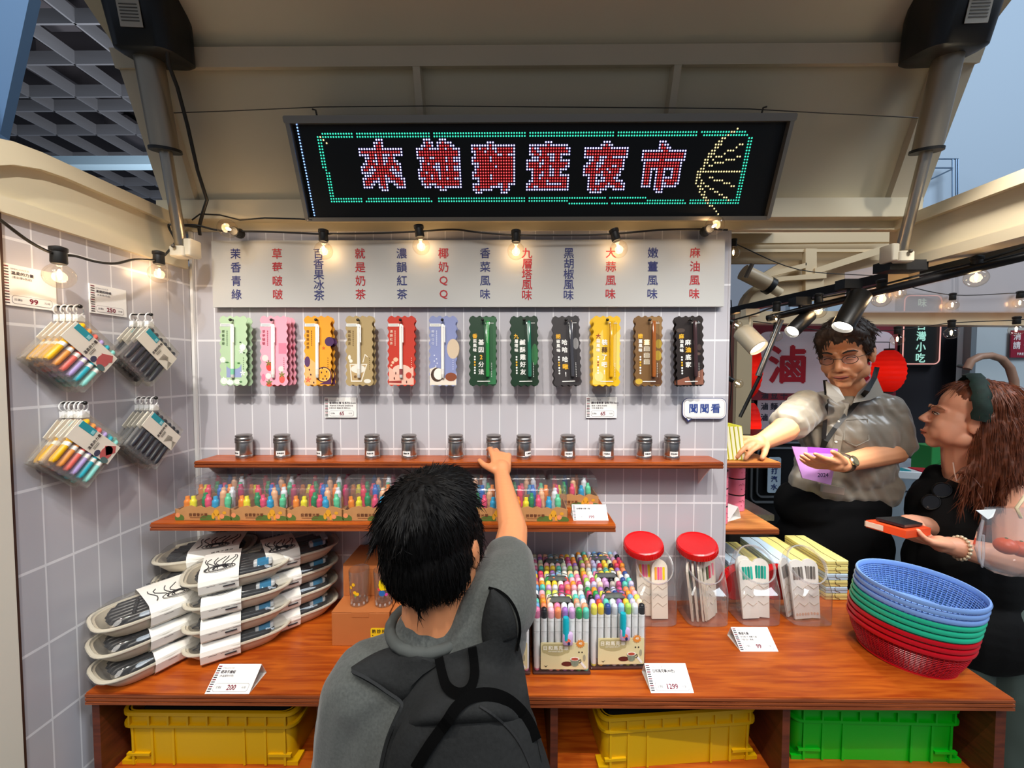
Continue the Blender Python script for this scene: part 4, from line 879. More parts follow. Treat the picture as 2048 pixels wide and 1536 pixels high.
# ---------------------------------------------------------------- takeaway trays of art supplies, stacked at the left
tray_m = M('#d8cbb4', .55, noise=.05, ns=200); rim_m = M('#efe6d3', .5); dome_m = CLEAR('#f0efec', .9, .03, .06); dk = M('#141416', .3); sl_m = M('#f1ede3', .6)
def boat(L, Wd, k=1.0, n=36, e=3.4):
    o = []
    for i in range(n):
        a = 2 * PI * i / n; c, s = math.cos(a), math.sin(a)
        o.append((L / 2 * k * math.copysign(abs(c) ** (2 / e), c), Wd / 2 * k * math.copysign(abs(s) ** (2 / e), s)))
    return o
TRAY = {}
def takeaway(label, loc, rz, kind):
    L, Wd = .222, .138
    o = thing('takeaway_tray', label, 'takeaway tray', loc, rz, group='stacked takeaway trays')
    if kind in TRAY:
        for q, subs in TRAY[kind]:
            c = q.copy(); COL.objects.link(c); c.parent = o
            for g in subs: e = g.copy(); COL.objects.link(e); e.parent = c
        return o
    out = []
    m = MB(); lo = [[(p[0], p[1], z) for p in boat(L, Wd, k)] for k, z in ((.70, 0), (.74, .002), (.88, .018), (.95, .029), (.95, .0305), (.90, .0305), (.84, .018), (.70, .004))]; m.loft(lo, cap1=True); a = m.obj('bowl', tray_m, o, smooth=40)
    m = MB(); lo = [[(p[0], p[1], z) for p in boat(L, Wd, k)] for k, z in ((.93, .029), (1.0, .0295), (1.01, .032), (1.0, .0345), (.95, .0345), (.93, .029))]; m.loft(lo, cap0=False, cap1=False); r = m.obj('rim', rim_m, o, smooth=40)
    m = MB(); lo = [[(p[0], p[1], z) for p in boat(L, Wd, k)] for k, z in ((1.03, .031), (1.02, .036), (.95, .0365), (.88, .046), (.80, .0515), (.72, .0525))]; m.loft(lo, cap0=False); d = m.obj('clear_lid', dome_m, o, smooth=40)
    m = MB(); cs = []
    for i in range(7):
        y = (i - 3) * .0155; hl_ = .084 * math.sqrt(max(1 - (abs(y) / .066) ** 2.4, .15))
        m.tube([(-hl_, y, .026), (-hl_ + .006, y, .030), (hl_ - .006, y, .030), (hl_, y, .026)], [.004, .0085, .0085, .004], 10)
    for i in range(5): m.ell((-.045 + i * .004, -.03 + i * .014, .040), (.004, .006, .003), 8, 6)
    c = m.obj('pens', dk, o, smooth=50)
    x0 = -.034 if kind == 'b' else .030
    s_w = .076 if kind == 'b' else .112
    def ring(x):
        hw = Wd / 2 * 1.035
        pr = [(-hw * .72, -.0015), (-hw * .92, .010), (-hw * 1.0, .030), (-hw * .97, .040), (-hw * .80, .0525), (-hw * .4, .0545), (hw * .4, .0545), (hw * .80, .0525), (hw * .97, .040), (hw * 1.0, .030), (hw * .92, .010), (hw * .72, -.0015)]
        return [(x, y, z) for y, z in pr]
    m = MB(); m.loft([ring(x0 - s_w / 2), ring(x0 + s_w / 2)], cap0=False, cap1=False); s = m.obj('paper_sleeve', sl_m, o)
    m = MB(); random.seed(3)
    for q in range(7):
        cx = x0 - s_w * .36 + q * s_w * .12
        m.tube([(cx + .010 * math.sin(t * .9 + q * .6) * (1 if q % 2 else .5), -.048 + t * .0105, .0552) for t in range(7)], .0010, 4)
    for q in range(3): m.tube([(x0 + math.cos(R(t)) * (.030 - q * .008), -.045 + math.sin(R(t)) * (.016 - q * .004), .0552) for t in range(0, 361, 24)], .0008, 4)
    for q in range(3): m.tube([(x0 - s_w * .3 + q * s_w * .3, -.0700 , .026), (x0 - s_w * .3 + q * s_w * .3 + .016, -.0700, .026)], .0006, 4)
    m.tube([(x0 + s_w * .1, -.0705, .020), (x0 + s_w * .4, -.0705, .020)], .0015, 4)
    for i, ch in enumerate('經典手繪組'): m.text(ch, .0082, T(x0 - s_w * .3 + i * .0095, .058, .0549), .02)
    g = m.obj('sleeve_print', M('#26262a', .6), s)
    out = [(a, []), (r, []), (d, []), (c, []), (s, [g])]
    if kind == 'b':
        m = MB(); m.box((.052, -.034, .042), (.040, .022, .012), bev=.004); m.mat(1).box((.052, -.034, .0481), (.024, .0222, .0012)); m.box((.052, -.0452, .043), (.024, .001, .010)); m.mat(0).box((.075, -.004, .045), (.012, .046, .006)); m.mat(2).box((.070, .024, .046), (.02, .02, .008)); p = m.obj('packet', [M('#e9eef2', .4), M('#1f8fc4', .4), M('#b9b6b4', .3)], o); out.append((p, []))
    TRAY[kind] = out
    return o
random.seed(11)
nth = ['bottom', 'second from bottom', 'third from bottom', 'top', 'fifth']
def stack(n, x, y, rz, kind, what, jit=.006):
    names = {1: ['single'], 2: ['bottom', 'top'], 3: ['bottom', 'middle', 'top'], 4: ['bottom', 'second from bottom', 'second from top', 'top']}[n]
    for i in range(n):
        takeaway(names[i] + ' takeaway tray in the ' + what, (x + random.uniform(-jit, jit), y + random.uniform(-jit, jit) * .6, CT + i * .0545 + .001), R(rz + random.uniform(-3, 3)), kind)
stack(3, -.848, .885, 58, 'a', 'low black-filled stack at the front left corner')
stack(4, -.690, .945, 34, 'b', 'front stack with blue-and-white packets, left of the boxes')
stack(4, -.845, 1.035, 22, 'a', 'rear stack against the left wall', .003)
stack(4, -.615, 1.045, 40, 'b', 'rear stack in the middle, partly under the shelf', .003)
# ---------------------------------------------------------------- brown boxes and glasses
card = M('#b96c37', .6, noise=.05, ns=30)
def carton(label, x0, x1, yf, yb, z0, z1, sticker=False):
    o = thing('carton', label, 'box', ((x0 + x1) / 2, yf, z0), group='brown cartons'); w, d, h = x1 - x0, yb - yf, z1 - z0
    m = MB(); m.box((0, d / 2, h / 2 - .001), (w - .001, d, h - .002)); m.obj('body', card, o, bevel=.0012)
    m = MB(); m.box((0, d / 2, h - .0004), (w - .001, d, .0012)); m.box((0, -.0006, h - .006), (w * .3, .0008, .012)); m.obj('lid_flap', card, o)
    if sticker:
        m = MB(T(w / 2 - .026, -.0008, .026) @ FACE); m.prism(rrect(.042, .042, .004), .0004); m.mat(1)
        for i, ch in enumerate('熱炒杯'): m.text(ch, .0105, T(-.0125 + i * .0125, .0125, .0008), .03)
        for i in range(3): m.box((-.016, .002 - i * .006, .0006), (.003, .003, .0003)); m.box((.016, .002 - i * .006, .0006), (.003, .003, .0003))
        m.mat(2).prism(circ(-.004, -.004, .006, .004), .0003, T(0, 0, .0005)); m.prism(circ(.006, -.003, .005, .005), .0003, T(0, 0, .0005)); m.mat(1).box((.002, -.0165, .0006), (.026, .0015, .0003)); m.obj('sticker', [M('#f6cf1c', .5), M('#5a4a14', .6), M('#e2a914', .6)], o)
    return o
carton('brown carton with yellow sticker, carrying two glasses', -.457, -.312, .933, 1.122, CT, CT + .086, True)
carton('brown carton beside the stickered one, mostly behind the boy', -.309, -.164, .935, 1.122, CT, CT + .086)
carton('upper brown carton standing behind the two glasses', -.458, -.314, 1.002, 1.118, CT + .0865, CT + .171)
carton("upper brown carton behind the boy's head", -.311, -.170, 1.006, 1.118, CT + .0865, CT + .171)
gm = CLEAR('#f6f6f4', 1.8, .02, .02)
def tumbler(label, x, y, rz, kind):
    o = thing('glass_tumbler', label, 'glass', (x, y, CT + .0868), rz, group='printed glasses')
    m = MB(); m.lathe([(.0205, 0), (.0225, .002), (.0225, .010), (.0252, .088), (.0245, .090), (.0238, .088), (.0212, .016), (.019, .012), (.0005, .0115)], 28, cap1=False); m.obj('glass', gm, o, smooth=40)
    m = MB()
    for k in range(10): a = 2 * PI * k / 10; m.ell((.0195 * math.cos(a), .0195 * math.sin(a), .006), (.003, .003, .004), 6, 5)
    m.obj('base_facets', CLEAR('#ffffff', 1.0, .25, .05), o, smooth=60)
    m = MB(); cs = []
    def dot(a, z, r, c, ry=None):
        a = R(a); color_prisms(m, cs, c).prism(circ(0, 0, r, ry or r, 10), 0, T(.0248 * math.sin(a), -.0248 * math.cos(a), z) @ RZ(a) @ FACE)
    if kind == 0:
        for a, z in ((-30, .052), (-12, .060), (-4, .040), (10, .036)): dot(a, z, .0045, '#f2b619')
        dot(0, .033, .003, '#6f9a3a')
    else:
        for i in range(5): dot(2 + i * 8, .062, .009, '#f5d313', .016)
        dot(0, .040, .008, '#2a63a8'); dot(-18, .05, .004, '#d84a52'); dot(24, .035, .004, '#d84a9a')
    m.obj('print', [M(c, .4) for c in cs], o); return o
tumbler('left clear tumbler with small yellow flowers, on the stickered carton', -.402, .972, 0, 0)
tumbler('right clear tumbler with yellow panel and blue dot, on the stickered carton', -.338, .970, .15, 1)
# ---------------------------------------------------------------- marker sets
PAL = ['#f39a2e', '#f6cf3a', '#e23d5a', '#f7b4c2', '#c9c3e6', '#8ec6e4', '#2c4a8c', '#f2e85c', '#5ec9b5', '#2f9a52', '#a8d45a', '#f2a17a', '#e77fa8', '#9a6bb8', '#b9b0a4', '#f4d9b8', '#d94a32', '#6fa8d8', '#efe9da', '#17181c', '#e8f0f4', '#f7c9a0', '#cfa0d0', '#d8e6c0', '#f2f0ec', '#f08a5a', '#d6d9de', '#c2497a']
mm_ = MB(); mm_.lathe([(.0066, .004), (.0069, .006), (.0069, .120), (.0064, .122)], 10); mm_.mat(1).lathe([(.0070, .121), (.0073, .123), (.0073, .134), (.0062, .141), (.003, .1435)], 10); mm_.mat(1).lathe([(.0060, .0), (.0068, .002), (.0068, .010)], 10)
tmp = mm_.obj('tmp', [M('#f3f2f0', .35), M('#ffffff', .4)], smooth=45); marker_mesh = tmp.data; bpy.data.objects.remove(tmp)
case_m = CLEAR('#f4f4f4', .8, .02, .05); MS = None
def marker_set(label, x, y, rz=0, handle_up=False):
    global MS
    o = thing('marker_set', label, 'marker set', (x, y, CT), rz, group='clear cases of forty markers'); w, d, h = .1285, .084, .146
    if MS is None:
        MS = []
        m = MB(T(0, d / 2, 0)); lo = [[(p[0], p[1], z) for p in rrect(w, d, .008, 3)] for z in (.004, h)]; m.loft(lo, cap0=False, cap1=False)
        for z in (h, h - .022, .10): m.tube([(-w / 2, -d / 2, z), (w / 2, -d / 2, z)], .0006, 4)
        MS.append(m.obj('clear_case', case_m, o, smooth=30))
        m = MB(T(0, d / 2, 0)); m.box((0, 0, .003), (w + .002, d + .002, .006), bev=.003); MS.append(m.obj('base', M('#4a2a24', .25), o))
        m = MB(T(0, d / 2, 0)); m.box((0, 0, h + .0025), (.050, .020, .004), bev=.002); m.tube([(-.03, 0, h - .002), (-.027, 0, h + .012), (0, 0, h + .020), (.027, 0, h + .012), (.03, 0, h - .002)], .0012, 6); MS.append(m.obj('handle', CLEAR('#6f8f62', .7, .12, .1), o, smooth=50))
        m = MB(T(.002, -.0012, 0) @ FACE); m.prism(rrect(.106, .062, .003), .0005, T(.003, .045, 0)); lb = m.obj('label_card', M('#dccf9f', .55), o)
        m = MB(T(.005, -.0019, .045) @ FACE); m.mat(0).prism(rrect(.062, .021, .006), .0002, T(-.019, .017, 0)); m.prism(circ(-.019, .010, .024, .010), .0002, T(0, 0, -.00008))
        for i, ch in enumerate('日和馬克筆'): m.mat(1).text(ch, .0108, T(-.043 + i * .0118, .0185, .0004), .025)
        m.mat(1).text('SOFT BAKED BEAUTY', .0034, T(-.0195, .0105, .0004), .02)
        for a in range(12): m.mat(2).prism(circ(.0085, 0, .0018, .0012, 6), .0003, T(.036, .029, .0003) @ RZ(R(30 * a)))
        m.prism(circ(.036, .029, .0078), .0004, T(0, 0, .0003)); m.mat(1).text('40', .0075, T(.036, .030, .0008), .03)
        m.mat(3).prism(circ(.006, -.018, .0125, .0055), .0003); m.mat(4).prism([(.013, -.006), (.034, -.006), (.031, -.02), (.027, -.0235), (.02, -.0235), (.016, -.02)], .0004, T(0, 0, .0002)); m.mat(7).prism(circ(.0235, -.006, .0105, .0045), .0003, T(0, 0, .0007)); m.mat(5).prism(circ(.0235, -.006, .008, .0032), .0003, T(0, 0, .001))
        m.mat(6).tube([(.032, -.010, 0), (.037, -.008, 0), (.038, -.013, 0), (.033, -.016, 0)], .001, 5); m.prism(circ(.033, .009, .0018), .0003); m.prism(circ(.040, .009, .0018), .0003)
        for x0 in (.015, .018, .021, .024, .027, .030): m.box((x0 + .001, -.015, .0007), (.0006, .013, .0002))
        m.mat(8).prism([(.036, -.016), (.039, -.012), (.050, -.026), (.046, -.029)], .0003); m.mat(6).prism([(-.045, -.022), (-.041, -.026), (-.037, -.021), (-.041, -.0235)], .0003); m.mat(9).prism(circ(.045, -.004, .003, .008), .0003)
        m.obj('label_print', [M('#b5a877', .6), M('#f4efdc', .6), M('#e08a35', .6), M('#5a2018', .6), M('#8c9a84', .6), M('#b5523f', .6), M('#33291f', .6), M('#f1ece0', .6), M('#e8e6e4', .6), M('#a39c82', .6)], lb); MS.append(lb)
        m = MB(T(.008, .002, 0)); m.tube([(0, -.0065, .086), (0, -.0065, .128), (0, -.0065, .136)], [.0072, .0076, .006], 12); m.mat(1).box((.004, -.0075, .088), (.022, .010, .026), bev=.003); m.mat(2).prism(circ(.004, .086, .006, .005), .0003, T(0, -.0126, 0) @ FACE); m.mat(3).prism(circ(.006, .080, .003, .004), .0003, T(0, -.0129, 0) @ FACE); MS.append(m.obj('gift_pen', [M('#12a3b4', .3), M('#c9a9cf', .4), M('#e2705a', .4), M('#27305a', .4)], o, smooth=40))
    else:
        for q in MS:
            c = q.copy(); COL.objects.link(c); c.parent = o
            for g in q.children:
                if g.name.startswith('label_print'): e = g.copy(); COL.objects.link(e); e.parent = c
    for r in range(5):
        for c in range(8):
            q = bpy.data.objects.new('marker', marker_mesh); COL.objects.link(q); q.parent = o
            q.location = (-w / 2 + .0085 + c * .0158, .0085 + r * .0166, .0062 + random.uniform(0, .0015)); q.material_slots[1].link = 'OBJECT'; q.material_slots[1].material = M(random.choice(PAL), .38)
    return o
rows = ['front row', 'second row', 'third row']
cols_ = [('left column, partly behind the boy', -.030), ('middle column', .106), ('right column, beside the clear jars', .240)]
yy = [.846, .938, 1.030]
for r in range(3):
    for c, (nm, x) in enumerate(cols_):
        if r and c == 0 and r == 2: pass
        marker_set('clear case of forty colour markers, ' + rows[r] + ', ' + nm, (x if r == 0 else x + .003 * r) + (0 if c < 2 else -.002), yy[r] + (.016 if c == 2 else 0), R((-1, 0, 1.5)[c]))
# ---------------------------------------------------------------- clear jars with flip lids and paper packets
jar_m = CLEAR('#f5f5f5', 1.5, .05, .05); redp = M('#d3080f', .25)
pk_m = {}
def packet(label, loc, rz, tilt, lean, kind):
    o = thing('paper_packet', label, 'packet', loc, group='dome-topped packets in the clear jars', rot=(tilt, lean, rz)); w, h = .046, .155
    out = [(w / 2, 0), (w / 2, h - w / 2)] + [(w / 2 * math.cos(R(a)), h - w / 2 + w / 2 * math.sin(R(a))) for a in range(18, 180, 18)] + [(-w / 2, h - w / 2), (-w / 2, 0)]
    cols = {'y': ('#efe3d0', ['#f3a63a', '#ee5a8a', '#f07fa0', '#f2d21c']), 'o': ('#d8cfc0', ['#3d4a30', '#6a7a58', '#c23a52', '#e87f92']), 't': ('#e9e4da', ['#12937f', '#1ea892', '#0f8a78', '#35b5a0']), 'g': ('#e4ded6', ['#6a625c', '#8c857e', '#55504c', '#7a736c'])}[kind]
    k = kind
    if k not in pk_m:
        m = MB(FACE @ T(0, 0, -.0025)); m.prism(out, .005); a = m.obj('wrapper', M(cols[0], .45), o)
        m = MB(FACE @ T(0, 0, .003)); cs = []
        for i, c in enumerate(cols[1]): color_prisms(m, cs, c).prism(rrect(.0062, .034, .002, 2), .0004, T(-.0115 + i * .0077, h - .036, 0))
        for q in range(3): color_prisms(m, cs, '#bcae9c').tube([(-.02, .03 + q * .022, 0), (-.006, .042 + q * .022, 0), (.008, .032 + q * .022, 0), (.02, .04 + q * .022, 0)], .0008, 4)
        if k == 'g':
            for i in range(5): color_prisms(m, cs, '#d9b5a0').prism(circ(-.016 + i * .008, .012, .0035, .004, 6), .0003)
        b = m.obj('printing', [M(c, .5) for c in cs], o); pk_m[k] = (a, b)
    else:
        for q in pk_m[k]: c = q.copy(); COL.objects.link(c); c.parent = o
    return o
random.seed(5)
JP = None
def jar(label, x, yf, kind, packs, lid_pos, nm):
    global JP
    o = thing('clear_jar', label, 'jar', (x, yf, CT), group='clear plastic jars'); w, d = .112, .098; n = 24
    if JP is None:
        def loop(z, k, tilt=0, cy=0, cz=0, r=None):
            L_ = []
            for i in range(n):
                a = 2 * PI * i / n
                if r is None:
                    c, s = math.cos(a), math.sin(a); e = 5.0
                    L_.append((w / 2 * k * math.copysign(abs(c) ** (2 / e), c), d / 2 + d / 2 * k * math.copysign(abs(s) ** (2 / e), s), z))
                else:
                    px_, py_ = r * math.cos(a), r * math.sin(a)
                    L_.append((px_, cy + py_ * math.cos(tilt), cz + py_ * math.sin(tilt)))
            return L_
        t = R(52)
        m = MB(); m.loft([loop(.001, .96), loop(.004, 1), loop(.085, 1), loop(.105, .995, t, .046, .140, .058), loop(0, 1, t, .040, .150, .050), loop(0, 1, t, .034, .156, .049)], cap0=True, cap1=False); b = m.obj('body', jar_m, o, smooth=35)
        m = MB()
        for k in range(3):
            l = loop(0, 1, t, .040 - .0035 * k, .150 + .003 * k, .0495); m.tube(l + [l[0]], .0013, 6, cap=False)
        nk = m.obj('threaded_neck', CLEAR('#ffffff', 1.5, .14, .03), o, smooth=60); JP = (b, nk)
    else:
        for q in JP: c = q.copy(); COL.objects.link(c); c.parent = o
    l = thing('jar_lid', 'round red jar lid ' + lid_pos[3], 'lid', (x + lid_pos[0], yf + lid_pos[1], CT + lid_pos[2]), group='red jar lids', rot=lid_pos[4])
    m = MB(); m.lathe([(.048, 0), (.0525, .001), (.0535, .014), (.0525, .019), (.0490, .0215), (.047, .0205), (.044, .0195)], 36); m.obj('cap', redp, l, smooth=35)
    m = MB()
    for i in range(48): a = 2 * PI * i / 48; m.box((.0536 * math.cos(a), .0536 * math.sin(a), .008), (.0012, .0012, .012))
    m.obj('grip_ribs', redp, l)
    for i, (dx, dy, rz_, tilt, lean) in enumerate(packs):
        packet(['front', 'second', 'third', 'fourth', 'fifth', 'sixth', 'rear'][i] + ' dome-topped packet inside ' + nm, (x + dx, yf + dy, CT + .005), R(rz_), R(tilt), R(lean), kind)
jar('leftmost clear jar, with pink-and-yellow striped packets', .384, 1.008, 'y', [(.014, .030, 6, -9, 3), (-.016, .044, -6, -9, -2), (.008, .060, 3, -8, 2)], (-.022, .062, .186, 'resting on top of the leftmost jar', (R(12), R(-7), 0)), 'the leftmost jar')
jar('second clear jar, packed with olive and pink packets', .522, 1.008, 'o', [(-.026, .040, 58, -6, -5), (-.014, .040, 64, -6, -3), (-.002, .040, 70, -6, -1), (.010, .038, 58, -7, 2), (.020, .036, 40, -8, 5), (.028, .050, 30, -8, 6)], (-.010, .062, .184, 'resting on top of the second jar', (R(12), R(-9), 0)), 'the second jar')
jar('third clear jar, with teal striped packets', .664, 1.012, 't', [(-.014, .030, 3, -9, -1), (.016, .036, -4, -9, 3), (.0, .056, 10, -8, -5)], (-.020, .100, .075, 'standing behind the third jar', (R(98), R(0), R(8))), 'the third jar')
jar('rightmost clear jar, with grey striped packets', .804, 1.012, 'g', [(-.012, .030, 4, -9, -2), (.014, .034, -3, -9, 2), (-.028, .050, 30, -8, -5)], (-.045, .100, .075, 'standing behind the rightmost jar', (R(98), R(0), R(-6))), 'the rightmost jar')
# ---------------------------------------------------------------- stacked colanders
BK = None
def colander(label, loc, color, rot, top=False):
    global BK
    o = thing('colander', label, 'basket', loc, group='stacked plastic colanders', rot=rot); a, c, h = .107, .092, .074; n = 72
    if BK is None:
        m = MB(); lo = [[(a * k * math.cos(2 * PI * i / n), c * k * math.sin(2 * PI * i / n), z) for i in range(n)] for k, z in ((.985, h - .012), (1.03, h - .010), (1.045, h - .004), (1.03, h), (1.0, h), (.985, h - .003), (.985, h - .012))]; m.loft(lo, cap0=False, cap1=False); r = m.obj('rim', M('#ffffff'), smooth=50)
        m = MB(); lo = [[(a * k * math.cos(2 * PI * i / n), c * k * math.sin(2 * PI * i / n), z) for i in range(n)] for k, z in [(.985 - .002 * q - .17 * (q / 13) ** 1.6, h - .010 - q * .0048) for q in range(14)]]; m.loft(lo, cap0=False, cap1=False); b = m.obj('mesh_wall', M('#ffffff'))
        wf = b.modifiers.new('w', 'WIREFRAME'); wf.thickness = .0023; wf.use_even_offset = False; wf.use_replace = True
        m = MB(); m.lathe([(1, 0), (1, .004)], n, sx=a * .82, sy=c * .82); bt = m.obj('bottom', M('#ffffff'))
        BK = (r, b, bt)
    for q in BK:
        cpy = q.copy(); COL.objects.link(cpy); cpy.parent = o; cpy.material_slots[0].link = 'OBJECT'; cpy.material_slots[0].material = color
        if not top and q is BK[1]:
            pass
    return o
bl_m, gr_m, rd_m = M('#7fa6e6', .3), M('#26b890', .3), M('#c40a1e', .3)
cl = [(rd_m, 'red'), (rd_m, 'red'), (rd_m, 'red'), (gr_m, 'teal'), (gr_m, 'teal'), (gr_m, 'teal'), (bl_m, 'light blue'), (bl_m, 'light blue'), (bl_m, 'light blue')]
pos3 = ['lowest', 'middle', 'uppermost']
for i, (mt, nm) in enumerate(cl):
    colander(pos3[i % 3] + ' of the three ' + nm + ' oval colanders in the stack', (.945 + .0006 * i, .918 - .0022 * i, CT + .003 + .0142 * i), mt, (R(2.5), R(2), R(-35)), i == 8)
for q in BK: bpy.data.objects.remove(q)
# ---------------------------------------------------------------- crates in the bays
def crate(label, x, y, rz, w, d, h, color):
    o = thing('plastic_crate', label, 'crate', (x, y, zs + .0005), rz, group='plastic crates in the counter bays')
    cm = M(color, .4)
    m = MB(); lo = [[(p[0], p[1], z) for p in rrect(w * k, d * k2, .02, 4)] for k, k2, z in ((.93, .92, 0), (.96, .95, h * .8), (.96, .95, h), (.93, .92, h), (.90, .89, .006))]; m.loft(lo); m.obj('body', cm, o, smooth=30)
    m = MB()
    for z, t in ((h - .004, .008), (h * .74, .006)):
        lo = [[(p[0], p[1], zz) for p in rrect(w * kk, d * kk, .024, 4)] for kk, zz in ((.95, z - t / 2), (1.0, z - t / 2), (1.0, z + t / 2), (.95, z + t / 2), (.95, z - t / 2))]; m.loft(lo, cap0=False, cap1=False)
    m.obj('rim', cm, o, smooth=30)
    for k in range(9):
        xx = -w * .44 + w * .88 * k / 8; m = MB(); m.box((xx, -d * .484, h * .87), (.004, d * .03, h * .24))
        m.obj('rib', cm, o)
    for xx in (-w * .43, -w * .32, -w * .2, w * .2, w * .32, w * .43): m = MB(); m.box((xx, -d * .474, h * .38), (.005, d * .016, h * .74)); m.obj('rib', cm, o)
    for s in (-1, 1):
        m = MB(); m.box((s * w * .40, -d * .472, h * .20), (w * .13, d * .03, .006)); m.box((s * w * .46, -d * .40, h * .02), (w * .08, d * .14, .012)); m.obj('corner_foot', cm, o)
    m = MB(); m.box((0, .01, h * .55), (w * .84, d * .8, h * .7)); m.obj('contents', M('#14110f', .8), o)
    return o
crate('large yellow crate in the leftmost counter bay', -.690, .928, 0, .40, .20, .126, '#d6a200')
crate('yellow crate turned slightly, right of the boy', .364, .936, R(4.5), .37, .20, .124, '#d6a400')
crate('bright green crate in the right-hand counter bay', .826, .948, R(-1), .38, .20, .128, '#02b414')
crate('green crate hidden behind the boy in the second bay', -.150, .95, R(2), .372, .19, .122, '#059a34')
# ---------------------------------------------------------------- notebooks, pencil cases and tins at the right
yb = [M('#d8d23a', .5), M('#c9c22e', .5), M('#dcd94a', .5)]
for i in range(6):
    o = thing('notebook', ['leftmost', 'second', 'third', 'fourth', 'fifth', 'rightmost'][i] + ' yellow-green notebook standing on the short upper shelf', 'notebook', (.628 + i * .0130, 1.172, CZ - .275), group='standing notebooks', rot=(0, R(-8), 0))
    m = MB(); m.box((.006, .04, .052), (.0118, .08, .104)); m.obj('cover', yb[i % 3], o); m = MB(); m.box((.0062, .04, .0522), (.0085, .0812, .101)); m.obj('pages', M('#efe9c8', .7), o)
pinkm = M('#f07f98', .4); TIN = None
def tin(label, x, y, z):
    global TIN
    o = thing('pink_tin', label, 'tin', (x, y, z), group='pink tins')
    if TIN is None:
        m = MB(); m.lathe([(.0265, 0), (.028, .0015), (.028, .0505), (.0272, .052)], 28); b = m.obj('body', pinkm, o, smooth=35); m = MB(); m.lathe([(.0274, .052), (.0274, .0545), (.0255, .0556)], 28); l = m.obj('lid', M('#1c1216', .4), o, smooth=35)
        m = MB(); m.mat(0)
        for k, (a, zz, r) in enumerate(((-14, .034, .005), (2, .038, .003), (14, .033, .004), (30, .018, .0035), (24, .010, .002), (-6, .02, .002))):
            q = R(a + 15); m.tube([(0.0285 * math.sin(q) - r, -.0285 * math.cos(q), zz), (.0285 * math.sin(q), -.0287 * math.cos(q), zz + r * .7), (.0285 * math.sin(q) + r, -.0285 * math.cos(q), zz)], .0006, 4)
        p = m.obj('print', M('#9a3a56', .5), o); TIN = (b, l, p)
    else:
        for q in TIN: c = q.copy(); COL.objects.link(c); c.parent = o
    return o
for i in range(3): tin(['bottom', 'middle', 'top'][i] + ' pink tin of the front stack on the short lower shelf', .640, 1.205, CZ - .4775 + i * .0558)
for i in range(3): tin(['bottom', 'middle', 'top'][i] + ' pink tin of the rear stack on the short lower shelf', .758, 1.315, CZ - .4775 + i * .0558)
yc = M('#eadb86', .5); bc_ = M('#bcd3e4', .5); PC = {}
def pcase(label, x, y, z, rz, col, w=.066, d=.18, h=.0198):
    o = thing('pencil_case', label, 'pencil case', (x, y, z), rz, group='stacked flat pencil cases'); k = (col, w)
    if k not in PC:
        m = MB(); m.box((0, d / 2, h / 2), (w, d, h - .0008), bev=.003); b = m.obj('case', yc if col == 'y' else bc_, o); m = MB(); m.box((0, d / 2, h / 2), (w + .0006, d + .0006, .0012)); m.tube([(-w * .05, 0, h), (-w * .1, d * .3, h), (w * .05, d * .7, h), (0, d, h)], .0009, 4); m.tube([(-w * .1, -.0006, h * .9), (-w * .05, -.0006, h * .4), (w * .1, -.0006, h * .3), (w * .15, -.0006, h * .05)], .0007, 4); l = m.obj('zip_line', M('#5a4a30', .5), o); PC[k] = (b, l)
    else:
        for q in PC[k]: c = q.copy(); COL.objects.link(c); c.parent = o
    return o
lv = ['bottom', 'second', 'third', 'fourth', 'fifth', 'top']
for i in range(6): pcase(lv[i] + ' pencil case of the tall yellow pile nearest the colanders', .962, 1.135, CT + i * .02, 0, 'b' if i in (1, 3) else 'y')
for i in range(5): pcase((lv[i] if i < 4 else 'top') + ' pencil case of the second pile from the colanders', .893, 1.15 + .004 * i, CT + i * .02, R(2), 'b' if i in (2,) else 'y')
for i in range(5): pcase((lv[i] if i < 4 else 'top') + ' pencil case of the pale blue topped pile', .824, 1.165, CT + i * .02, R(-1), 'b' if i in (3, 4) else 'y')
for i in range(4): pcase((lv[i] if i < 3 else 'top') + ' pencil case of the pile next to the tiled wall end', .756, 1.17, CT + i * .02, R(1), 'y')
for i in range(5): pcase((lv[i] if i < 4 else 'top') + ' pencil case of the pile behind the wall end', .688, 1.165, CT + i * .02, R(0), 'b' if i in (4, 2) else 'y')
rc = thing('rear_counter', 'dark stone-topped counter behind the short shelves', 'counter', (.80, 1.6, 0))
m = MB(); m.box((0, .08, .52), (.24, .6, 1.04)); m.obj('base', M('#1a1614', .6), rc); m = MB(); m.box((0, .08, 1.05), (.26, .62, .022)); m.obj('stone_top', M('#4a4844', .25, noise=.4, ns=120), rc)
# ---------------------------------------------------------------- the neighbouring snack stall
Dq = 2.96
def bpos(px, py, D=Dq): return P(px, py, D)
def bs(px, D=Dq): return px / FPX * D
bn = thing('stall_banner', 'white banner with one big dark red character behind the standing man', 'banner', bpos(1640, 725))
m = MB(FACE); m.mat(1).prism(rrect(bs(300), bs(150), .04), .012, T(0, 0, -.006)); m.mat(0).prism(rrect(bs(272), bs(122), .09, 6), .002, T(bs(8), 0, .007)); m.obj('board', [M('#e6e2ee', .5), M('#7c2434', .5)], bn)
m = MB(FACE); m.text('滷', bs(78), T(bs(1573 - 1640), bs(-6), .012), .03); m.text('味', bs(78), T(bs(1700 - 1640), bs(-6), .012), .03); m.obj('lettering', M('#b0162c', .5), bn)
mn = thing('menu_board', 'white menu board in dark writing under the banner, beside the man', 'menu', bpos(1580, 825))
m = MB(FACE); m.box((bs(20), 0, 0), (bs(170), bs(100), .01)); m.obj('board', M('#a5a3ad', .5), mn)
m = MB(FACE)
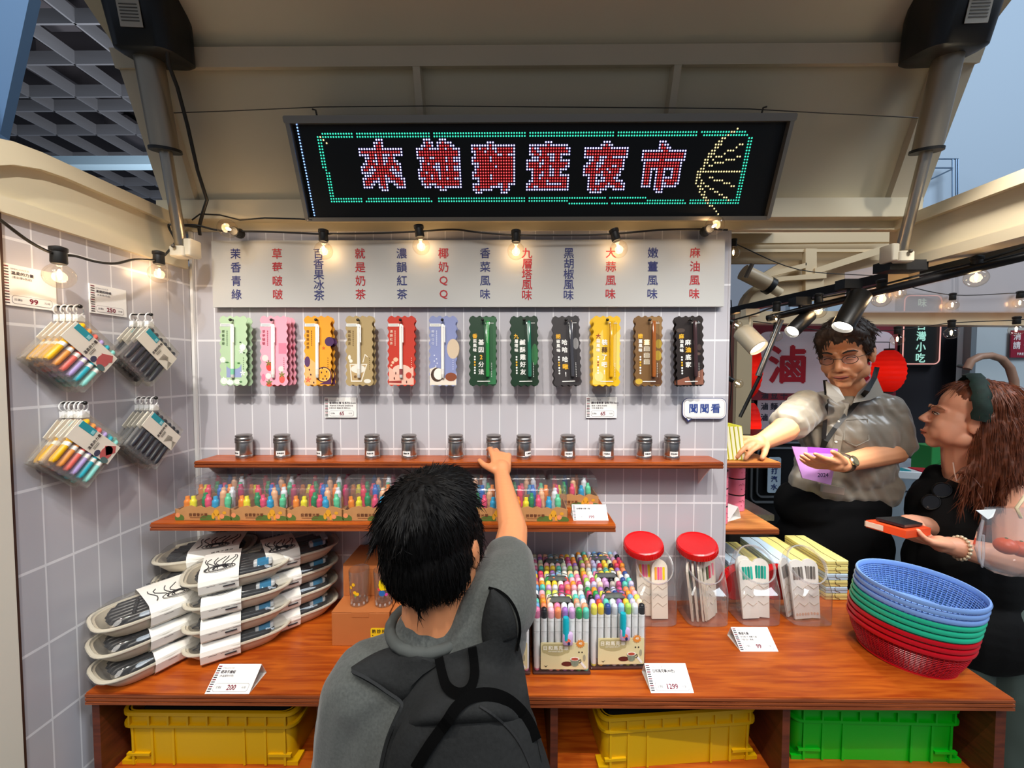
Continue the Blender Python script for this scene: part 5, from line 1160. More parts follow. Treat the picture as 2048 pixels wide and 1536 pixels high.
for i, s_ in enumerate(('滷豆干', '滷麵筋', '滷海帶')):
    for j, ch in enumerate(s_): m.text(ch, bs(15), T(bs(-52 + 19 * j), bs(34 - 22 * i), .006), .03)
m.obj('lettering', M('#1d2030', .6), mn)
ln_m, t_, b_ = nodes('lantern_paper'); setb(b_, **{'Base Color': lin('#c81a12'), 'Roughness': .7})
tl3 = t_.nodes.new('ShaderNodeBsdfTranslucent'); tl3.inputs[0].default_value = lin('#e8281a'); mx3 = t_.nodes.new('ShaderNodeMixShader'); mx3.inputs[0].default_value = .6
t_.links.new(b_.outputs[0], mx3.inputs[1]); t_.links.new(tl3.outputs[0], mx3.inputs[2]); t_.links.new(mx3.outputs[0], t_.nodes['Material Output'].inputs[0])
def lantern(label, px, py, rx, ry, D, s=1.0):
    o = thing('paper_lantern', label, 'lantern', P(px, py, D), group='red paper lanterns'); rx, ry = rx / FPX * D, ry / FPX * D
    m = MB(); pr = []
    for i in range(25):
        a = -80 + 160 * i / 24; pr.append((rx * math.cos(R(a)) * (1.0 if i % 2 else .95), ry * math.sin(R(a))))
    m.lathe(pr, 28, cap0=False, cap1=False); m.obj('shade', [ln_m], o, smooth=20)
    for z in (-1, 1): m = MB(); m.lathe([(rx * .3, z * ry * .98 - .008), (rx * .3, z * ry * .98 + .008)], 20); m.obj('end_ring', M('#2a0d0c', .5), o)
    m = MB(); m.tube([(0, 0, ry), (0, 0, ry + .05), (0, 3.0 - D, ry + .07)], .003, 6); m.obj('cord', black, o)
    l = bpy.data.lights.new('lantern_light', 'POINT'); l.energy = .38 * s; l.color = (1, .6, .3); l.shadow_soft_size = .03; q = bpy.data.objects.new('lantern_light', l); COL.objects.link(q); q.location = P(px, py, D)
    return o
lantern('large red lantern between the cream post and the banner', 1496, 740, 26, 58, 2.75)
lantern('lower red lantern beside the menu board', 1500, 855, 20, 52, 2.75)
lantern("red lantern behind the standing man's shoulder", 1777, 742, 27, 43, 2.75)
nz_ = thing('neon_sign', 'dark neon sign with four glowing vertical characters under the back beam', 'neon sign', bpos(1842, 660, 2.95))
m = MB(FACE); m.prism(rrect(bs(80, 2.95), bs(142, 2.95), .03), .05, T(0, 0, -.05)); m.obj('panel', M('#0d1412', .4), nz_)
m = MB(FACE); l = [(x, y, .008) for x, y in rrect(bs(72, 2.95), bs(134, 2.95), .04, 6)]; m.tube(l + [l[0]], .004, 6, cap=False); m.obj('neon_outline', EM('#e9a8a0', 1.0), nz_)
m = MB(FACE)
for i, ch in enumerate('台灣小吃'): m.text(ch, bs(20, 2.95), T(0, bs(660 - 651 - 21.5 * i, 2.95), .004), .02)
m.text('味', bs(18, 2.95), T(0, bs(53, 2.95), .004), .02); m.text('好', bs(18, 2.95), T(0, bs(32, 2.95), .004), .02) if False else None
m.obj('neon_characters', EM('#a9e8d8', .9), nz_)
fs = thing('fire_notice', 'dark red fire notice with white writing on the pale wall at far right', 'notice', P(2040, 688, 2.88))
m = MB(FACE); m.box((bs(12), 0, 0), (bs(60), bs(52), .008)); m.obj('plate', M('#8c0f2c', .5), fs)
m = MB(FACE)
for ch, x, y in (('消', -8, 14), ('防', 12, 14), ('請', -8, -3), ('勿', 12, -3)): m.text(ch, bs(15), T(bs(x), bs(y), .006), .02)
m.text('FIRE EXIT', bs(7), T(bs(8), bs(-19), .006), .02); m.obj('lettering', M('#e9dfe2', .5), fs)
hp = thing('wooden_hoop', 'light brown bent-wood hoop fixed to the pale wall beside the notice', 'hoop', P(1930, 735, 2.5)); o0 = V(hp.location)
pts = [P(x, y, 2.5) - o0 for x, y in ((1934, 738), (1942, 722), (1960, 713), (1982, 711), (2004, 718), (2020, 736), (2028, 762), (2030, 800), (2031, 880))]
m = MB(); m.tube(pts, .022, 10); m.obj('bent_rod', M('#9c7a66', .5), hp, smooth=60)
m = MB(); m.tube([P(1918, 732, 2.6) - o0, P(1936, 735, 2.5) - o0], .012, 8); m.obj('clamp', M('#7d7d80', .35, .8), hp)
gc = thing('grey_cabinet', 'blue-grey cabinet behind the counter, a card reader lying on it', 'cabinet', (2.02, 2.0, 0))
a = P(1768, 955, 1.85); zt = a.z
m = MB(); m.box((.0, .2, zt / 2 - .05), (.62, .5, zt - .10)); m.obj('body', M('#7b8790', .5), gc)
m = MB(); m.box((0, .2, zt - .05), (.64, .52, .09), bev=.008); m.obj('lid', M('#8996a0', .45), gc)
cr = thing('card_reader', 'small white device with teal screen and red end on the grey cabinet', 'device', (1.90, 1.86, zt), R(-12))
m = MB(); m.box((0, 0, .018), (.17, .09, .036), bev=.006); m.obj('body', M('#c4ccd2', .4), cr); m = MB(); m.box((-.045, -.005, .0375), (.07, .06, .004)); m.obj('screen', M('#1f8a96', .3), cr); m = MB(); m.box((.06, 0, .022), (.07, .092, .036), bev=.006); m.obj('red_end', M('#a3122e', .4), cr)
gb_ = thing('green_box', 'green box standing on the grey cabinet behind the woman', 'box', (2.10, 1.95, zt)); m = MB(); m.box((0, 0, .07), (.09, .10, .14), bev=.004); m.obj('body', M('#1d7a3c', .5), gb_)
bc = thing('black_cooler', 'black drinks cooler with rounded grey frame and a blue-white label', 'cooler', (1.36, 1.98, 0))
q0, q1 = P(1500, 882, 1.95), P(1700, 1010, 1.95)
m = MB(T(-V(bc.location))); m.box(((q0.x + q1.x) / 2, 2.15, q0.z / 2), (q1.x - q0.x, .38, q0.z)); m.obj('body', M('#0c0d10', .3), bc)
m = MB(T(V(((q0.x + q1.x) / 2, 1.957, (q0.z + q1.z) / 2)) - V(bc.location)) @ FACE); w_, h_ = q1.x - q0.x, q0.z - q1.z
for k in (0, .028): l = [(x, y, .002) for x, y in rrect(w_ - .03 - k * 2, h_ - .02 - k * 2, .03, 4)]; m.tube(l + [l[0]], .0055, 6, cap=False)
m.obj('frame', M('#8d9196', .3, .8), bc, smooth=60)
m = MB(T(P(1548, 950, 1.945) - V(bc.location)) @ FACE); m.prism(rrect(bs(26, 1.95), bs(72, 1.95), .01), .002); m.mat(1)
for i, ch in enumerate('蘇打汽水'): m.text(ch, bs(13, 1.95), T(0, bs(24 - i * 16, 1.95), .003), .03)
m.obj('label', [M('#a9bccb', .5), M('#1c2f66', .6)], bc)
# ---------------------------------------------------------------- people
def hm(c, yaw, pitch=0, roll=0, s=1.0):
    "head matrix: face towards local -Y; yaw turns it (0 = towards the camera)"
    return T(V(c)) @ RZ(yaw) @ RX(pitch) @ RY(roll) @ Matrix.Scale(s, 4)
def head_prims(Mx, nose=1.0, round_=0.0, tipz=-.030, fold=True):
    s = Mx.to_scale().x; Rm = Mx.to_3x3().normalized().to_4x4()
    def e(c, r): return ('e', Mx @ V(c), tuple(q * s for q in r), Rm)
    def c(a, b_, r0, r1): return ('c', Mx @ V(a), Mx @ V(b_), r0 * s, r1 * s)
    p = [e((0, .02, .045), (.073, .092, .083)), e((0, -.022, -.025), (.060 + round_, .062, .086)), e((0, -.064 if fold else -.058, -.096), (.024, .020, .018)), e((0, -.05, -.07), (.036, .034, .036))]
    for x in (-1, 1):
        p += [e((x * .040, -.005, -.064), (.024 + round_, .036, .030)), e((x * .034, -.060, -.034), (.028, .022, .026)), c((x * .012, -.082 if fold else -.077, .022), (x * .044, -.066 if fold else -.063, .021), .009, .008), e((x * .073, .008, -.012), (.009, .019, .031)), e((x * .077, .014, -.004), (.007, .017, .022)), e((x * .011, -.093, tipz - .006), (.009, .010, .008) if fold else (.0075, .008, .007))] + ([c((x * .020, -.086, -.040), (x * .034, -.072, -.066), .007, .009)] if fold else [e((x * .028, -.064, -.055), (.026, .020, .030)), e((x * .044, -.034, -.046), (.026, .036, .046))])
    p += [c((0, -.083 if fold else -.079, .010), (0, -.104 * nose, tipz), .008, .0125 if fold else .0095), e((0, -.084 if fold else -.079, -.058), (.026, .013, .010)), e((0, -.083 if fold else -.078, -.073), (.020, .011, .009))]
    return p
def face_parts(Mx, parent, brow, lips, closed=False, iris='#3a2a1c', dy=0.0):
    o = []; M0 = Mx; Mm = Mx @ T(0, dy, 0)
    for x in (-1, 1):
        m = MB(Mx)
        if closed: m.tube([(x * .020, -.0855, .002), (x * .027, -.084, .0055), (x * .035, -.081, .0055), (x * .044, -.0745, .001)], .0019, 6)
        else:
            m.ell((x * .032, -.0755, .004), (.0120, .007, .0046), 14, 10); m.mat(1).ell((x * .032, -.0798, .004), (.0045, .0035, .0044), 10, 8); m.mat(2).tube([(x * .019, -.083, .003), (x * .027, -.0855, .0098), (x * .036, -.083, .0095), (x * .045, -.0745, .004)], .0016, 6)
        m.obj('eye', [M('#2a1a14', .5), M('#2a1a14', .5), M('#2a1a14', .5)] if closed else [M('#d2c8be', .3), M(iris, .2), M('#3a241a', .6)], parent, smooth=60)
        m = MB(Mm); m.tube([(x * .014, -.0925, .0225), (x * .028, -.088, .0285), (x * .042, -.078, .0275), (x * .052, -.067, .021)], [.0022, .0034, .003, .0012], 6); m.obj('eyebrow', brow, parent, smooth=60)
    m = MB(Mm); m.tube([(-.022, -.089, -.0635), (-.011, -.0965, -.062), (0, -.0975, -.0635), (.011, -.0965, -.062), (.022, -.089, -.0635)], [.001, .0035, .0036, .0035, .001], 6); m.tube([(-.019, -.089, -.068), (0, -.0945, -.072), (.019, -.089, -.068)], [.001, .004, .001], 6); m.mat(1).tube([(-.023, -.0905, -.0655), (0, -.0965, -.0668), (.023, -.0905, -.0655)], .0012, 5); m.obj('mouth', [lips, M('#5a2620', .6)], parent, smooth=60)
def hand_prims(wr, dirv, palm_n, L, curls, thumb, side=1):
    "wrist, direction of the fingers, palm normal; curls = bend per finger in degrees; side says which way the thumb lies"
    d = V(dirv).normalized(); n = (V(palm_n) - d * d.dot(V(palm_n))).normalized(); s = d.cross(n) * side
    k = L / .18; p = []
    pc = V(wr) + d * .05 * k
    p.append(('c', V(wr), V(wr) + d * .03 * k, .022 * k, .026 * k))
    for q in (-.026, -.009, .009, .026): p.append(('c', V(wr) + d * .022 * k + s * q * .6 * k, V(wr) + d * .085 * k + s * q * k, .0135 * k, .0105 * k))
    ln = (.072, .080, .074, .058); off = (.029, .0095, -.0095, -.027)
    for i in range(4):
        b0 = V(wr) + d * (.086 - .004 * abs(i - 1)) * k + s * off[i] * k; dd = d.copy(); spread = s * (.10 * (1.2 - i) * .5); dd = (dd + spread).normalized()
        seg = [.44, .32, .24]; c = curls[i]; a = b0
        for j, f in enumerate(seg):
            ang = R(c * (.7, 1.0, .8)[j]); ax = dd.cross(n).normalized(); dd = Matrix.Rotation(ang, 3, ax) @ dd
            e = a + dd * ln[i] * f * k; p.append(('c', a, e, (.0092, .0084, .0076)[j] * k, (.0084, .0076, .0066)[j] * k)); a = e
    t0 = V(wr) + d * .022 * k + s * .024 * k; td = (d * thumb[0] + s * thumb[1] + n * thumb[2]).normalized(); t1 = t0 + td * .042 * k; td2 = (td + d * .5).normalized(); t2 = t1 + td2 * .030 * k
    p += [('c', t0, t1, .0135 * k, .0098 * k), ('c', t1, t2, .0098 * k, .008 * k)]
    return p
def onto(objs, px, py, back=.002):
    "point of the camera ray on the first of these meshes, lifted a little"
    best = None; r = ray(px, py).normalized()
    for bv in objs:
        h = bv.ray_cast(C0, r)
        if h[0] is not None and (best is None or h[3] < best[3]): best = h
    return None if best is None else best[0] - r * back
def bvh(o):
    me = o.data; mw = o.matrix_world if o.parent is None else o.parent.matrix_world @ o.matrix_local
    return BVHTree.FromPolygons([v.co.copy() for v in me.vertices], [tuple(p.vertices) for p in me.polygons])
def ribbon(m, pts, w, t, nrm=None):
    "flat strap: rectangle swept along points"
    pts = [V(p) for p in pts]; lo = []
    for i, p in enumerate(pts):
        d = (pts[min(i + 1, len(pts) - 1)] - pts[max(i - 1, 0)]).normalized(); n = V(nrm) if nrm else (C0 - p).normalized(); s = d.cross(n).normalized(); n = s.cross(d).normalized()
        lo.append([p + s * w / 2, p + s * w / 2 + n * t, p - s * w / 2 + n * t, p - s * w / 2])
    m.loft(lo)
def strands(hair, par, n, L, r, mat, crown, out=.25, seed=1, zmin=-9, sag=0.0, ymin=-9):
    "fine tapered hair strands rooted all over a hair shell (same local space as the shell)"
    rg = random.Random(seed); me = hair.data; m = MB(); vs = me.vertices; cr = V(crown)
    for i in range(n):
        v = vs[rg.randrange(len(vs))]; p, nn = v.co, v.normal
        if p.z < zmin or (p.y < ymin and p.z < .11): continue
        d = (p - cr); d.z -= .04; d += V((rg.uniform(-1, 1), rg.uniform(-1, 1), rg.uniform(-1, 1))) * .02; d = d - nn * d.dot(nn)
        if d.length < 1e-4: continue
        d.normalize(); l = L * rg.uniform(.6, 1.3); q0 = p - nn * .002; q1 = p + d * l * .5 + nn * l * out * .5; q2 = p + d * l + nn * l * out * rg.uniform(.2, 1.1) - V((0, 0, sag * l))
        m.tube([q0, q1, q2], [r, r * .8, r * .15], 3, cap=False)
    o = m.obj('strands', mat, None, smooth=60); o.parent = hair; return o
def wr(amp, sc_, seed=0):
    from mathutils import noise
    return lambda co, n: n * amp * noise.noise(V((co.x * sc_ + seed, co.y * sc_, co.z * sc_ * .6)))
E3 = lambda a: a
# ---- the boy reaching for a shaker
skinb = M('#d98d5e', .5, sss=.12); shirtb = M('#50534f', .85, noise=.35, ns=260, bump=.15, sheen=.2); hairb = M('#050404', .6, spec=.15)
boy = thing('person', "boy seen from behind in a grey T-shirt, reaching up to touch a shaker", 'person', (-.12, .58, 0))
def L_(o, par):        # keep world-space mesh under a thing that is not at the origin
    o.parent = par; o.matrix_parent_inverse = Matrix.Translation(-V(par.location)); return o
hc = P(874, 1086, .625); hmb = hm(hc, R(180 - 12), R(-4), R(5), .895)
sh_r, el, wr_ = P(1002, 1205, .62), P(1026, 1062, .80), P(1004, 952, .985); sh_l = P(722, 1392, .60)
nk = P(858, 1262, .60)
prims = head_prims(hmb) + [('c', hc + V((0, -.01, -.05)), nk + V((0, .01, -.05)), .050, .052), ('c', sh_r, el, .040, .0315), ('c', el, wr_, .0315, .0205)]
dirh = (P(1001, 902, 1.055) - wr_)
prims += hand_prims(wr_, dirh, V((-.25, .5, -.8)), .155, (26, 38, 52, 60), (.75, .7, .5), side=1)
prims += [('c', nk + V((0, .02, -.04)), P(880, 1900, .60), .075, .09), ('c', sh_l, sh_l + V((-.03, .03, -.22)), .040, .034), ('c', sh_l + V((-.03, .03, -.22)), sh_l + V((-.01, .14, -.40)), .033, .022)]
prims += hand_prims(sh_l + V((-.01, .14, -.40)), (0, .1, -1), (1, 0, 0), .14, (20, 25, 28, 30), (.6, .6, .4), -1)
hipz = .86; hx = -.115; hy = .56
for s in (-1, 1): prims += [('c', (hx + s * .075, hy, hipz - .05), (hx + s * .085, hy, .45), .075, .050), ('c', (hx + s * .085, hy, .45), (hx + s * .085, hy - .01, .09), .048, .032), ('c', (hx + s * .085, hy + .04, .05), (hx + s * .085, hy - .10 + .20, .04), .035, .03)]
prims += [('e', (hx, hy, hipz), (.14, .10, .12))]
body = L_(blob('body', prims, skinb, None, .0036, 4), boy)
tc0, tc1 = (nk + V((.00, .0, -.07))), P(872, 1640, .60)
tp = [('c', nk + V((0, .012, -.02)), nk + V((0, .01, -.06)), .062, .082), ('c', sh_l * .86 + nk * .14, sh_r * .80 + nk * .20 + V((0, 0, -.05)), .066, .066), ('e', (tc0 * .6 + tc1 * .4), (.155, .092, .15)), ('e', (tc0 * .35 + tc1 * .65), (.150, .09, .17)), ('e', tc1, (.155, .095, .12)), ('c', sh_l, sh_l + V((-.032, .02, -.19)), .062, .068), ('c', sh_r + V((-.05, 0, -.05)), sh_r, .066, .060), ('c', sh_r, sh_r.lerp(el, .50), .060, .050)]
shirt = L_(blob('t_shirt', tp, shirtb, None, .005, 7, disp=wr(.006, 22)), boy)
m = MB(); c_ = nk + V((0, .004, .012)); l = [(c_.x + .062 * math.cos(R(a)), c_.y + .050 * math.sin(R(a)), c_.z + .010 * math.sin(R(a)) - .004) for a in range(0, 361, 15)]; m.tube(l, .009, 8, cap=False); L_(m.obj('collar', M('#454845', .85), smooth=60), boy)
shorts = [('e', (hx, hy, hipz - .02), (.158, .115, .13))]
for s in (-1, 1): shorts.append(('c', (hx + s * .078, hy, hipz - .05), (hx + s * .09, hy, .50), .088, .085))
L_(blob('shorts', shorts, M('#23252b', .8), None, .008, 6), boy)
for s in (-1, 1): L_(blob('shoe', [('c', (hx + s * .085, hy - .03, .045), (hx + s * .085, hy + .13, .035), .044, .036)], M('#d8d8d8', .6), None, .006, 4), boy)
from mathutils import noise as NZ
def hair_disp(co, n):
    a = math.atan2(co.x, co.y) * 16; return n * (.0025 * NZ.noise(V((a * .8, co.z * 16, 0))) + .0026 * NZ.noise(V((a * 3.0, co.z * 22, 5))))
hp_ = [('e', (0, .022, .052), (.084, .100, .088)), ('e', (0, .046, .004), (.078, .072, .080)), ('e', (.03, .045, -.03), (.042, .046, .040)), ('e', (-.03, .045, -.03), (.042, .046, .040)), ('e', (0, .052, -.034), (.044, .038, .040)), ('e', (0, -.03, .085), (.070, .06, .05)), ('e', (.064, -.005, .012), (.018, .040, .05)), ('e', (-.064, -.005, .012), (.018, .040, .05))]
rng = random.Random(4)
def tuft(p0, d, l, r): hp_.append(('c', p0, V(p0) + V(d) * l, r, r * .22))
for i in range(60):
    a = rng.uniform(-1.7, 1.7); z = rng.uniform(-.045, -.01) + .035 * abs(math.sin(a)); tuft((.072 * math.sin(a), .03 + .070 * math.cos(a), z), V((.10 * math.sin(a), .10 * math.cos(a), -1)).normalized(), rng.uniform(.014, .026), .0062)
for i in range(90):
    a = rng.uniform(-PI, PI); ph = rng.uniform(.15, 1.35); q = V((.082 * math.sin(a) * math.cos(ph), .022 + .098 * math.cos(a) * math.cos(ph), .05 + .086 * math.sin(ph))); tuft(q, V((math.sin(a) * .5, math.cos(a) * .5 + .1, -.8 + ph * .5)).normalized(), rng.uniform(.016, .03), .007)
hair = blob('hair', hp_, hairb, None, .0034, 2, disp=hair_disp); hair.parent = boy; hair.matrix_parent_inverse = Matrix.Translation(-V(boy.location)); hair.matrix_basis = hmb
strands(hair, boy, 5200, .022, .0009, hairb, (0, .05, .13), .16, 1)
# ---- backpack
bagm = M('#232424', .85, spec=.2, noise=.25, ns=180, bump=.2); strapm = M('#020202', .9, spec=.08)
bp0 = thing('backpack', "dark grey backpack with black piping on the boy's back", 'backpack', P(930, 1480, .50))
bprim = [('e', P(935, 1560, .505), (.112, .052, .13)), ('e', P(935, 1480, .535), (.105, .040, .10)), ('e', P(950, 1620, .50), (.112, .062, .14))]
bag = L_(blob('bag_body', bprim, bagm, None, .005, 8, disp=wr(.004, 16, 3)), bp0)
BV = [bvh(bag), bvh(shirt)]
def smoothp(pts, n=4):
    out = []
    for i in range(len(pts) - 1):
        a, b_, c, d = pts[max(i - 1, 0)], pts[i], pts[i + 1], pts[min(i + 2, len(pts) - 1)]
        for k in range(n):
            t = k / n; out.append(tuple(.5 * (2 * b_[j] + (c[j] - a[j]) * t + (2 * a[j] - 5 * b_[j] + 4 * c[j] - d[j]) * t * t + (3 * b_[j] - a[j] - 3 * c[j] + d[j]) * t ** 3) for j in range(2)))
    return out + [pts[-1]]
def cloth(m, A, B, nc, off, D0):
    "thick fabric panel lying on the back, between two edge lines"
    A, B = smoothp(A, 5), smoothp(B, 5); rows = []
    for (ax, ay), (bx, by) in zip(A, B):
        fr_ = []; last = None
        for j in range(nc + 1):
            t = j / nc; q = onto(BV, ax + (bx - ax) * t, ay + (by - ay) * t, 0)
            if q is None or (last is not None and (q - last).length > .05): q = P(ax + (bx - ax) * t, ay + (by - ay) * t, (last.y if last is not None else D0))
            last = q; fr_.append(q)
        for _ in range(3): fr_ = [fr_[0]] + [(fr_[i - 1] + fr_[i] * 2 + fr_[i + 1]) / 4 for i in range(1, nc)] + [fr_[-1]]
        f = []; k = []
        for j, q in enumerate(fr_):
            u = (C0 - q).normalized(); e = min(j, nc - j) / nc; f.append(q + u * (off + .010 * min(e * 5, 1))); k.append(q - u * .006)
        rows.append((f, k))
    for _ in range(4):
        for part in (0, 1):
            old = [r[part] for r in rows]
            for i in range(1, len(rows) - 1):
                rows[i][part][:] = [(old[i - 1][j] + old[i][j] * 2 + old[i + 1][j]) / 4 for j in range(nc + 1)]
    m.loft([f + k[::-1] for f, k in rows])
m = MB(); cloth(m, [(868, 1318), (832, 1352), (803, 1405), (786, 1440), (770, 1480), (757, 1536), (752, 1600)], [(1032, 1262), (1044, 1310), (1054, 1370), (1062, 1420), (1072, 1470), (1086, 1536), (1094, 1600)], 22, .004, .56); L_(m.obj('back_panel', bagm, smooth=50), bp0); q1 = bvh(m.obj('tmp', bagm)); bpy.data.objects.remove(bpy.data.objects['tmp'])
m = MB(); cloth(m, [(884, 1324), (846, 1300), (800, 1290), (750, 1304), (702, 1334)], [(836, 1356), (826, 1380), (803, 1408), (756, 1376), (704, 1347)], 10, .003, .58); L_(m.obj('shoulder_strap', bagm, smooth=50), bp0); q2 = bvh(m.obj('tmp', bagm)); bpy.data.objects.remove(bpy.data.objects['tmp'])
m = MB(); cloth(m, [(968, 1300), (962, 1262), (966, 1225), (974, 1196), (980, 1180)], [(1034, 1275), (1033, 1246), (1024, 1216), (1008, 1192), (988, 1178)], 8, .003, .60); L_(m.obj('shoulder_strap', bagm, smooth=50), bp0); q3 = bvh(m.obj('tmp', bagm)); bpy.data.objects.remove(bpy.data.objects['tmp'])
BV = [bvh(bag), bvh(shirt), q1, q2, q3]
def path(pts, back=.003): return [q for q in (onto(BV, x, y, back) for x, y in pts) if q is not None]
m = MB(); ribbon(m, path(smoothp([(832, 1535), (860, 1490), (892, 1446), (912, 1416), (940, 1394), (975, 1388), (1010, 1397), (1040, 1420), (1060, 1448), (1072, 1478)])), .014, .004); L_(m.obj('piping', strapm), bp0)
m = MB(); ribbon(m, path(smoothp([(878, 1318), (884, 1346), (893, 1372), (912, 1386), (932, 1384), (945, 1366), (949, 1338), (944, 1294)])), .0125, .004); L_(m.obj('grab_handle', strapm), bp0)
m = MB(); ribbon(m, path(smoothp([(704, 1342), (740, 1360), (775, 1384), (804, 1408), (792, 1440), (774, 1484), (762, 1535)]), .001), .004, .002); L_(m.obj('strap_edge', M('#141617', .85)), bp0)
m = MB(); ribbon(m, path(smoothp([(960, 1412), (990, 1432), (1022, 1462), (1045, 1496), (1062, 1535)]), .001), .0025, .0015); L_(m.obj('pocket_seam', M('#131415', .8)), bp0)
m = MB(); ribbon(m, path(smoothp([(1034, 1300), (1040, 1262), (1034, 1226), (1018, 1198), (998, 1182), (978, 1176)]), .004), .004, .003); L_(m.obj('strap_piping', strapm), bp0)
# ---- the man behind the counter
skinm = M('#d9976c', .5, sss=.12); shirtm = M('#7d7466', .36, sheen=.2, spec=.6); hairm = M('#3a2a20', .6, noise=.5, ns=70); trous = M('#030304', .9, spec=.15)
man = thing('person', 'man with glasses in a silvery grey short-sleeved shirt, reaching for the yellow notebooks', 'person', (1.2, 1.42, 0))
hc = P(1690, 708, 1.37); hmm = hm(hc, R(-52), R(15), R(-4), .95)
nk = P(1712, 800, 1.42); shr, elr, wrr = P(1612, 815, 1.42), P(1566, 862, 1.29), P(1524, 884, 1.235); shl, ell_, wrl = P(1784, 832, 1.42), P(1786, 904, 1.39), P(1682, 928, 1.24)
prims = head_prims(hmm, round_=.003) + [('c', hc + V((.01, .02, -.06)), nk, .048, .046), ('c', shr, elr, .046, .040), ('c', elr, wrr, .040, .027), ('c', shl, ell_, .048, .042), ('c', ell_, wrl, .043, .027)]
prims += hand_prims(wrl, P(1590, 925, 1.18) - wrl, V((-.2, .55, .9)), .172, (10, 14, 16, 18), (.85, .35, .35), side=-1)
prims += hand_prims(wrr, P(1498, 884, 1.19) - wrr, V((-.1, .4, -1)), .165, (28, 30, 32, 34), (.8, .5, .5), side=1)
prims += [('c', nk, P(1695, 980, 1.45), .050, .06)]
mbody = L_(blob('body', prims, skinm, None, .0036, 3), man)
face_parts(hmm, None, M('#241a14', .7), M('#a8584a', .5), closed=True)
for o in [q for q in COL.objects if q.parent is None and q.name.split('.')[0] in ('eye', 'eyebrow', 'mouth')]: L_(o, man)
tcen = P(1690, 900, 1.42)
sp = [('c', nk + V((.02, .01, -.03)), P(1765, 815, 1.42), .052, .052), ('c', nk + V((-.03, .0, -.03)), nk + V((.03, 0, -.03)), .066, .066), ('c', P(1625, 820, 1.43), P(1772, 826, 1.43), .070, .066), ('e', P(1700, 870, 1.44), (.175, .115, .13)), ('e', P(1690, 930, 1.44), (.172, .112, .13)), ('c', P(1632, 968, 1.43), P(1745, 975, 1.43), .086, .086), ('c', shr, P(1578, 846, 1.325), .064, .058), ('c', shl + V((-.01, 0, -.005)), P(1790, 884, 1.40), .060, .062)]
mshirt = L_(blob('shirt', sp, shirtm, None, .0045, 5, disp=lambda co, n: n * (.008 * NZ.noise(V((co.x * 13, co.y * 13, co.z * 9))) + .007 * NZ.noise(V((co.x * 34 + co.z * 22, co.y * 34, co.z * 9 - co.x * 8))))), man)
BVM = [bvh(mshirt)]
def on(px, py, back=.003, D=1.3):
    q = onto(BVM, px, py, back); return q if q is not None else P(px, py, D)
m = MB()
for sg, pts in ((-1, ((1660, 788), (1652, 762), (1668, 748))), (1, ((1712, 800), (1742, 786), (1752, 758)))): pass
cl_ = [P(1652, 762, 1.345), P(1654, 790, 1.31), P(1672, 806, 1.30), P(1690, 798, 1.31), P(1678, 776, 1.33)]
m.slab(cl_, (.003, .006, 0)); cl2 = [P(1752, 750, 1.40), P(1768, 788, 1.36), P(1740, 800, 1.31), P(1706, 806, 1.30), P(1716, 786, 1.325)]; m.slab(cl2, (.003, .006, 0)); L_(m.obj('collar', shirtm), man)
m = MB(); ribbon(m, [on(x, y) for x, y in ((1690, 806), (1684, 840), (1676, 880), (1670, 915))], .022, .002); L_(m.obj('placket', shirtm), man)
for x, y in ((1677, 843), (1672, 884)): m = MB(); m.ell(on(x, y, .006), .0045, 10, 6); L_(m.obj('button', M('#e6e2d6', .3), smooth=60), man)
m = MB(); pk = [on(x, y) for x, y in ((1690, 840), (1735, 838), (1738, 880), (1712, 892), (1688, 880))]; ribbon(m, pk + [pk[0]], .003, .002); L_(m.obj('pocket', M('#7e796d', .5)), man)
tr_ = [('c', P(1610, 1010, 1.44), P(1712, 1010, 1.44), .100, .100), ('e', P(1660, 1070, 1.44), (.172, .12, .18))]
pc_ = P(1665, 1060, 1.44)
for s in (-1, 1): tr_ += [('c', (pc_.x + s * .095, 1.44, pc_.z - .04), (pc_.x + s * .10, 1.45, .5), .105, .075), ('c', (pc_.x + s * .10, 1.45, .5), (pc_.x + s * .10, 1.46, .07), .075, .06)]
L_(blob('trousers', tr_, trous, None, .008, 6), man)
for s in (-1, 1): L_(blob('shoe', [('c', (pc_.x + s * .10, 1.47, .045), (pc_.x + s * .11, 1.33, .04), .044, .04)], M('#101012', .4), None, .007, 4), man)
m = MB(); q = [P(1646, 968, 1.325), P(1690, 976, 1.325), P(1688, 990, 1.325), P(1645, 984, 1.325)]; m.slab(q, (0, .01, 0)); L_(m.obj('belt_buckle', M('#b9b2a4', .3, .7)), man)
hpm = [('e', (0, .026, .054), (.081, .096, .084)), ('e', (0, .052, .004), (.074, .064, .07)), ('e', (.067, .008, .026), (.014, .034, .040)), ('e', (-.067, .008, .026), (.014, .034, .040)), ('c', (-.050, -.046, .088), (.03, -.056, .096), .018, .022), ('c', (.03, -.056, .096), (.062, -.028, .07), .020, .015), ('c', (-.06, -.045, .07), (-.068, -.022, .03), .016, .010)]
rng = random.Random(9)
for i in range(60):
    a = rng.uniform(-PI, PI); ph = rng.uniform(.2, 1.4); q = V((.080 * math.sin(a) * math.cos(ph), .026 + .094 * math.cos(a) * math.cos(ph), .052 + .083 * math.sin(ph))); hpm.append(('c', q, q + V((math.sin(a) * .4 + .2, math.cos(a) * .3, -.6)).normalized() * .024, .007, .002))
h_ = blob('hair', hpm, hairm, None, .0036, 2, disp=hair_disp); h_.parent = man; h_.matrix_parent_inverse = Matrix.Translation(-V(man.location)); h_.matrix_basis = hmm
strands(h_, man, 3600, .018, .0009, hairm, (0, .03, .13), .12, 2, ymin=-.035)
gl_f = M('#3a3534', .3, .7); m = MB(hmm)
